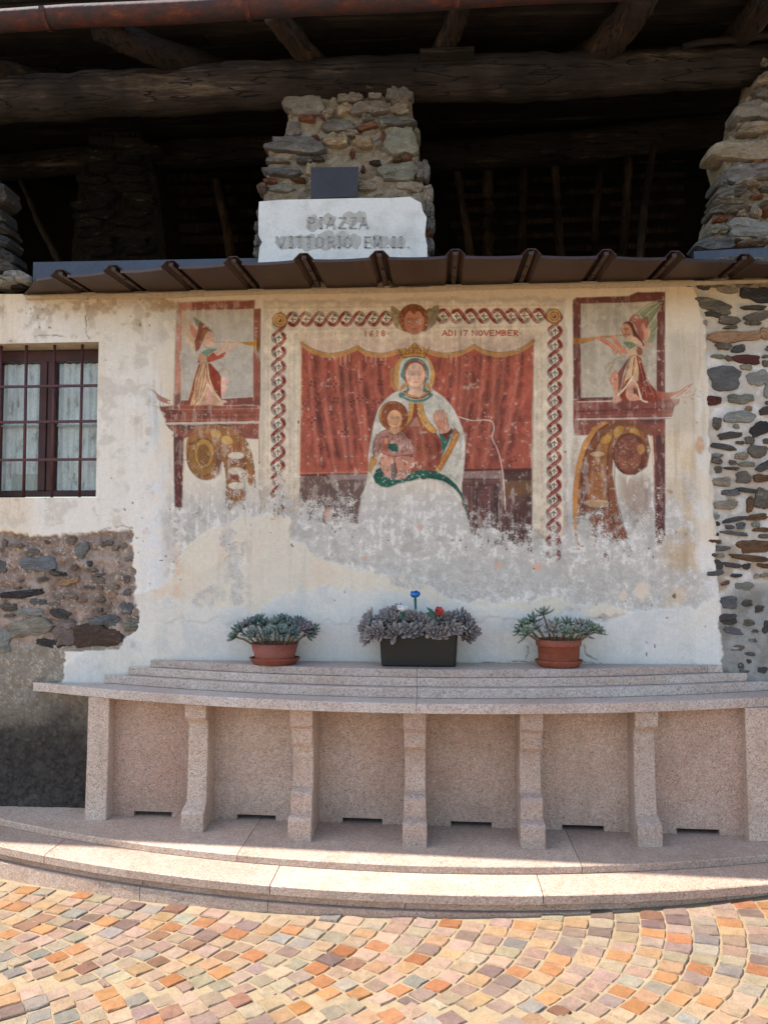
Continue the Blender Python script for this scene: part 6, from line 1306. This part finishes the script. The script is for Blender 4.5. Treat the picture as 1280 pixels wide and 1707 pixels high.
def rosette(parent, c, ax, R_, col, wide, nleaf=22, seed=0, tipcol=(.75, .62, .62)):
    r = random.Random(seed); ax = Vector(ax).normalized(); u_ = ax.cross(Vector((.3, 1, .2))).normalized(); v_ = ax.cross(u_).normalized(); c = Vector(c)
    V, F, C = [], [], []
    for i in range(nleaf):
        t = i / nleaf; ang = i * 2.39996 + r.uniform(-.15, .15); tilt = math.radians(16 + 82 * t ** .8 + r.uniform(-7, 7)); L = R_ * (.42 + .62 * t ** .7) * r.uniform(.88, 1.1); wd = L * wide * r.uniform(.9, 1.1) * (1.15 - .2 * t)
        rad = u_ * math.cos(ang) + v_ * math.sin(ang); side = ax.cross(rad).normalized(); th = L * .075
        n = len(V)
        for (s, wf, hf) in ((0.0, .35, .8), (.30, .72, 1.1), (.62, 1.0, 1.0), (.86, .62, .6)):
            tl = tilt - .35 * s; d = ax * math.cos(tl) + rad * math.sin(tl); nn = (ax * math.sin(tl) - rad * math.cos(tl))
            p = c + d * L * s
            V += [p - side * wd * wf * .5 + nn * th * .5, p + nn * (-.0), p + side * wd * wf * .5 + nn * th * .5, p - nn * th * hf * .9]
            sh = .82 + .28 * s; C += [(sh, sh, sh, 1)] * 4
        tl = tilt - .42; V.append(c + (ax * math.cos(tl) + rad * math.sin(tl)) * L); C.append(tipcol + (1,))
        for k in range(3):
            a, b_ = n + 4 * k, n + 4 * k + 4
            for q in range(4): F.append((a + q, a + (q + 1) % 4, b_ + (q + 1) % 4, b_ + q))
        a = n + 12
        for q in range(4): F.append((a + q, a + (q + 1) % 4, n + 16))
    o = obj('rosette', V, F, M_LEAF, parent, smooth=True, origin=c, color=srgb(*col, .9))
    at_ = o.data.color_attributes.new('Col', 'FLOAT_COLOR', 'POINT'); at_.data.foreach_set('color', np.array(C, np.float32).ravel()); return o
def px_point(u, v, y): return at(u, v, y)
def round_pot(u, v_base, label_pot, rim, bot, hgt, sauc, lipped, mat, y_c, group):
    b_ = at(u, v_base, y_c); base = Vector((b_.x, y_c, ZL1 + .0008))
    t = thing('flower_pot', label_pot, 'flower pot', base, group)
    sz = .028
    MB().lathe([(0, .0), (sauc * .80, 0), (sauc * .86, .004), (sauc, sz), (sauc * 1.02, sz + .004), (sauc * .985, sz + .005), (sauc * .84, .009), (0, .007)], base, 36, 1, .86).build('saucer', mat, t, smooth=True)
    b2_ = base + Vector((0, 0, .0075))
    prof = [(0, .0), (bot, 0), (bot * 1.01, .004)]
    if lipped: prof += [(rim * .93, hgt - .035), (rim * .96, hgt - .034), (rim, hgt - .03), (rim * 1.01, hgt), (rim * .95, hgt), (rim * .92, hgt - .03), (bot * .9, .012)]
    else: prof += [(rim, hgt), (rim * .95, hgt), (bot * .9, .012)]
    MB().lathe(prof, b2_, 36, 1, .86).build('pot_wall', mat, t, smooth=True)
    MB().lathe([(rim * .93, hgt - .022), (rim * .5, hgt - .012), (0, hgt - .010)], b2_, 24, 1, .86).build('soil', M_SOIL, t, smooth=True)
    return base
S4 = FPX / 4.08
baseL = round_pot(458, 1106, 'shallow terracotta bowl on a saucer holding the bushy grey green succulent', .122, .094, .098, .128, False, M_TERRA2, -.125, 'terracotta pots on the bench ledge')
baseR = round_pot(931, 1110, 'lipped terracotta pot on a saucer holding the leggy pale green succulent', .112, .098, .128, .118, True, M_TERRA, -.125, 'terracotta pots on the bench ledge')
def plant(label, base, top, spots, cols, wide, Rr, y0, nl, seed, tip):
    t = thing('succulent_plant', label, 'plant', base + Vector((0, 0, top)), 'succulents on the bench ledge')
    r = random.Random(seed); cen = at(spots[0][0], spots[0][1], y0)
    for k, (u, v, dy, s) in enumerate(spots):
        p = at(u, v, y0 + dy); root = base + Vector((0, 0, top)) + Vector(((p.x - base.x) * .45, (p.y - base.y) * .4, -.005))
        d = p - root; ax = Vector((d.x * .9 + r.uniform(-.02, .02), d.y * .9 - (.085 if wide > .4 else .055), .05 + max(d.z, -.02))).normalized()
        MB().tube([root, root.lerp(p, .6) + Vector((0, 0, .008)), p], [.006, .006, .005], 6).build('stem', M_STEM, t, smooth=True)
        rosette(t, p, ax, Rr * s, cols[k % len(cols)], wide, nl, seed * 50 + k, tip)
    return t
gcol = [(112, 130, 120), (120, 138, 126), (104, 122, 116), (126, 136, 124), (132, 120, 124), (116, 134, 124), (100, 118, 112)]
spL = [(400, 1052, -.03, 1.1), (393, 1062, .02, .9), (424, 1040, .03, 1.0), (422, 1060, -.07, 1.05), (412, 1044, .0, .95), (447, 1058, -.085, .95), (441, 1042, .03, 1.0), (468, 1056, -.09, 1.1), (460, 1040, .0, .95), (488, 1058, -.08, .95), (482, 1042, .02, 1.0), (504, 1050, -.04, 1.15), (512, 1058, .0, 1.05), (498, 1040, .03, 1.0), (520, 1050, .02, .95), (432, 1034, .05, .9), (470, 1034, .04, .9)]
plant('bushy grey green succulent spilling over the shallow terracotta bowl', baseL, .088, spL, gcol, .30, .062, -.125, 24, 3, (.95, .74, .76))
gr2 = [(128, 144, 120), (136, 148, 124), (112, 132, 116), (140, 146, 128), (132, 138, 128), (146, 142, 132)]
spR = [(872, 1042, .0, .95), (878, 1058, -.05, 1.15), (888, 1036, -.01, 1.05), (905, 1024, .01, 1.05), (893, 1048, -.06, .8), (920, 1052, -.09, 1.15), (926, 1042, .0, .9), (940, 1054, -.08, 1.0), (945, 1040, .01, .9), (958, 1052, -.08, 1.0), (972, 1056, -.05, 1.05), (966, 1042, .02, .9), (986, 1050, -.01, 1.05), (996, 1052, .03, .9), (866, 1052, .02, .85), (980, 1042, .03, .8)]
plant('leggy pale green succulent leaning out of the lipped terracotta pot', baseR, .118, spR, gr2, .30, .058, -.125, 18, 4, (1.0, .84, .66))
# trough
tb = at(698, 1110, -.125); tbase = Vector((tb.x, -.12, ZL1 + .0008))
trough = thing('planter_trough', 'dark green plastic planter trough on the bench ledge', 'planter', tbase)
a, b_ = .196, .186; da, db = .082, .072; ht = .185
def rect_ring(hx, hy, z, r_=.018):
    out = []
    for (sx, sy, t0) in ((1, 1, 0), (-1, 1, 90), (-1, -1, 180), (1, -1, 270)):
        for k in range(4): tt = math.radians(t0 + 30 * k); out.append((tbase.x + sx * (hx - r_) + r_ * math.cos(tt), tbase.y + sy * (hy - r_) + r_ * math.sin(tt), tbase.z + z))
    return out
rings = [rect_ring(b_ - .004, db - .004, 0), rect_ring(b_, db, .006), rect_ring(a, da, ht - .014), rect_ring(a + .005, da + .005, ht - .012), rect_ring(a + .005, da + .005, ht), rect_ring(a - .006, da - .006, ht), rect_ring(a - .008, da - .008, ht - .03)]
V = [p for r_ in rings for p in r_]; F = [(L * 16 + k, L * 16 + (k + 1) % 16, (L + 1) * 16 + (k + 1) % 16, (L + 1) * 16 + k) for L in range(len(rings) - 1) for k in range(16)] + [tuple(range(16))[::-1]]
obj('trough_wall', V, F, M_TROUGH, trough)
V = rect_ring(a - .009, da - .009, ht - .02); obj('soil', V, [tuple(range(16))], M_SOIL, trough)
V, F = [], []; 
for k in range(16):
    t = 6.283 * k / 16
    for s in (1, .8): V.append((tbase.x + .048 * s * math.cos(t) - .0, tbase.y - db - .0055 - .0003, tbase.z + .03 + .022 * s * math.sin(t)))
for k in range(16): F.append((2 * k, 2 * ((k + 1) % 16), 2 * ((k + 1) % 16) + 1, 2 * k + 1))
mcol = [(148, 138, 134), (154, 144, 140), (136, 128, 124), (144, 138, 136), (130, 124, 122), (156, 144, 138)]
spT = []
pr = random.Random(6)
for k in range(9): spT.append((618 + 20 * k + pr.uniform(-5, 5), 1053 + pr.uniform(-6, 5), -.095 + pr.uniform(-.01, .01), pr.uniform(.9, 1.12)))
for k in range(8): spT.append((618 + 23 * k + pr.uniform(-5, 5), 1036 + pr.uniform(-5, 5), -.03 + pr.uniform(-.02, .02), pr.uniform(.85, 1.1)))
for k in range(8): spT.append((618 + 22 * k + pr.uniform(-6, 6), 1030 + pr.uniform(-5, 7), .03, pr.uniform(.85, 1.1)))
spT += [(614, 1064, -.06, .9), (610, 1048, .0, .95), (784, 1052, -.02, .95), (776, 1062, -.06, .9), (660, 1020, .03, .9), (770, 1030, .02, .95)]
plant('dense mauve grey rosettes crowding the dark green planter trough', tbase, .175, spT, mcol, .48, .062, -.12, 22, 5, (.92, .80, .80))
M_BLUE = plain('blue_ceramic_petal', srgb(20, 96, 168), srgb(36, 122, 196), 20, .4, .1, .002); M_FST = plain('green_ceramic_stem', srgb(36, 84, 70), srgb(54, 108, 90), 20, .5, .1, .002); M_WHT = plain('white_ceramic_petal', srgb(226, 226, 224, .9), srgb(240, 240, 238, .9), 20, .4, .1, .002); M_RDF = plain('red_ceramic_petal', srgb(168, 52, 48), srgb(206, 92, 80), 40, .5, .15, .002)
def petals(parent, c, ax, R_, n, cup, mat, seed, layers=2, curl=.2):
    r = random.Random(seed); ax = Vector(ax).normalized(); u_ = ax.cross(Vector((0, 1, .1))).normalized(); v_ = ax.cross(u_)
    for L in range(layers):
        for i in range(n):
            ang = 6.283 * (i + .5 * L) / n + r.uniform(-.1, .1); rad = u_ * math.cos(ang) + v_ * math.sin(ang); side = ax.cross(rad); V, F = [], []
            k = 1 - .28 * L
            for a_, s in enumerate((0, .35, .7, 1.0)):
                el = math.radians(cup - 20 * L) * (1 - curl * s * s * 2); w_ = R_ * k * (.18 + .75 * math.sin(min(1, s * .9 + .1) * 2.4)) * .62
                p = Vector(c) + (rad * math.sin(el) + ax * math.cos(el)) * R_ * k * s * 1.1
                for q in (-1, 0, 1): V.append(p + side * w_ * q + ax * (.10 * R_ * abs(q)))
            for a_ in range(3):
                for q in range(2): F.append((a_ * 3 + q, a_ * 3 + q + 1, a_ * 3 + q + 4, a_ * 3 + q + 3))
            m_ = len(V); nn = ax.cross(side).normalized() * .0012; V2 = [Vector(v) + nn for v in V]; F2 = [tuple(m_ + q for q in f[::-1]) for f in F]
            ring_ = [0, 1, 2, 5, 8, 11, 10, 9, 6, 3]; F3 = [(ring_[q], ring_[(q + 1) % 10], m_ + ring_[(q + 1) % 10], m_ + ring_[q]) for q in range(10)]
            obj('petal', V + V2, F + F2 + F3, mat, parent, smooth=True)
def flower(name, label, u, v, y, stem_v, ax, R_, n, cup, mat, seed, layers, curl):
    top = at(u, v, y); bot = at(u + 1, stem_v, y); t = thing(name, label, 'flower', bot, 'ceramic flowers stuck in the trough')
    MB().tube([bot, bot.lerp(top, .5) + Vector((.002, 0, 0)), top], [.006, .0055, .007], 8).build('stem', M_FST, t, smooth=True)
    petals(t, top, ax, R_, n, cup, mat, seed, layers, curl); return t
YF = -.115
flower('ceramic_flower', 'bright blue ceramic flower on a tall green stem', 692, 997, YF, 1062, (-.05, -.25, 1), .034, 5, 66, M_BLUE, 1, 2, .25)
flower('ceramic_flower', 'white ceramic flower half sunk among the mauve rosettes', 670, 1020, YF - .07, 1064, (.05, -.25, 1), .034, 5, 58, M_WHT, 2, 2, .1)
fr2 = flower('ceramic_flower', 'red ceramic rose with green leaves among the mauve rosettes', 730, 1022, YF - .07, 1064, (.35, -.8, .6), .030, 6, 62, M_RDF, 3, 3, .15)
for k, (du, dv, a_) in enumerate(((-15, -6, .4), (-17, 4, -.1), (-12, 10, -.5))):
    p0 = at(726, 1024, YF - .075); p1 = at(728 + du * 1.2, 1018 + dv, YF - .085); d = p1 - p0; s_ = Vector((-d.z, 0, d.x)).normalized() * .009; mid = p0.lerp(p1, .55)
    V = [p0, mid + s_, p1, mid - s_, mid + Vector((0, -.004, 0)), mid + Vector((0, .004, 0))]; obj('leaf', V, [(0, 1, 4), (1, 2, 4), (2, 3, 4), (3, 0, 4), (1, 0, 5), (2, 1, 5), (3, 2, 5), (0, 3, 5)], M_FST, fr2)
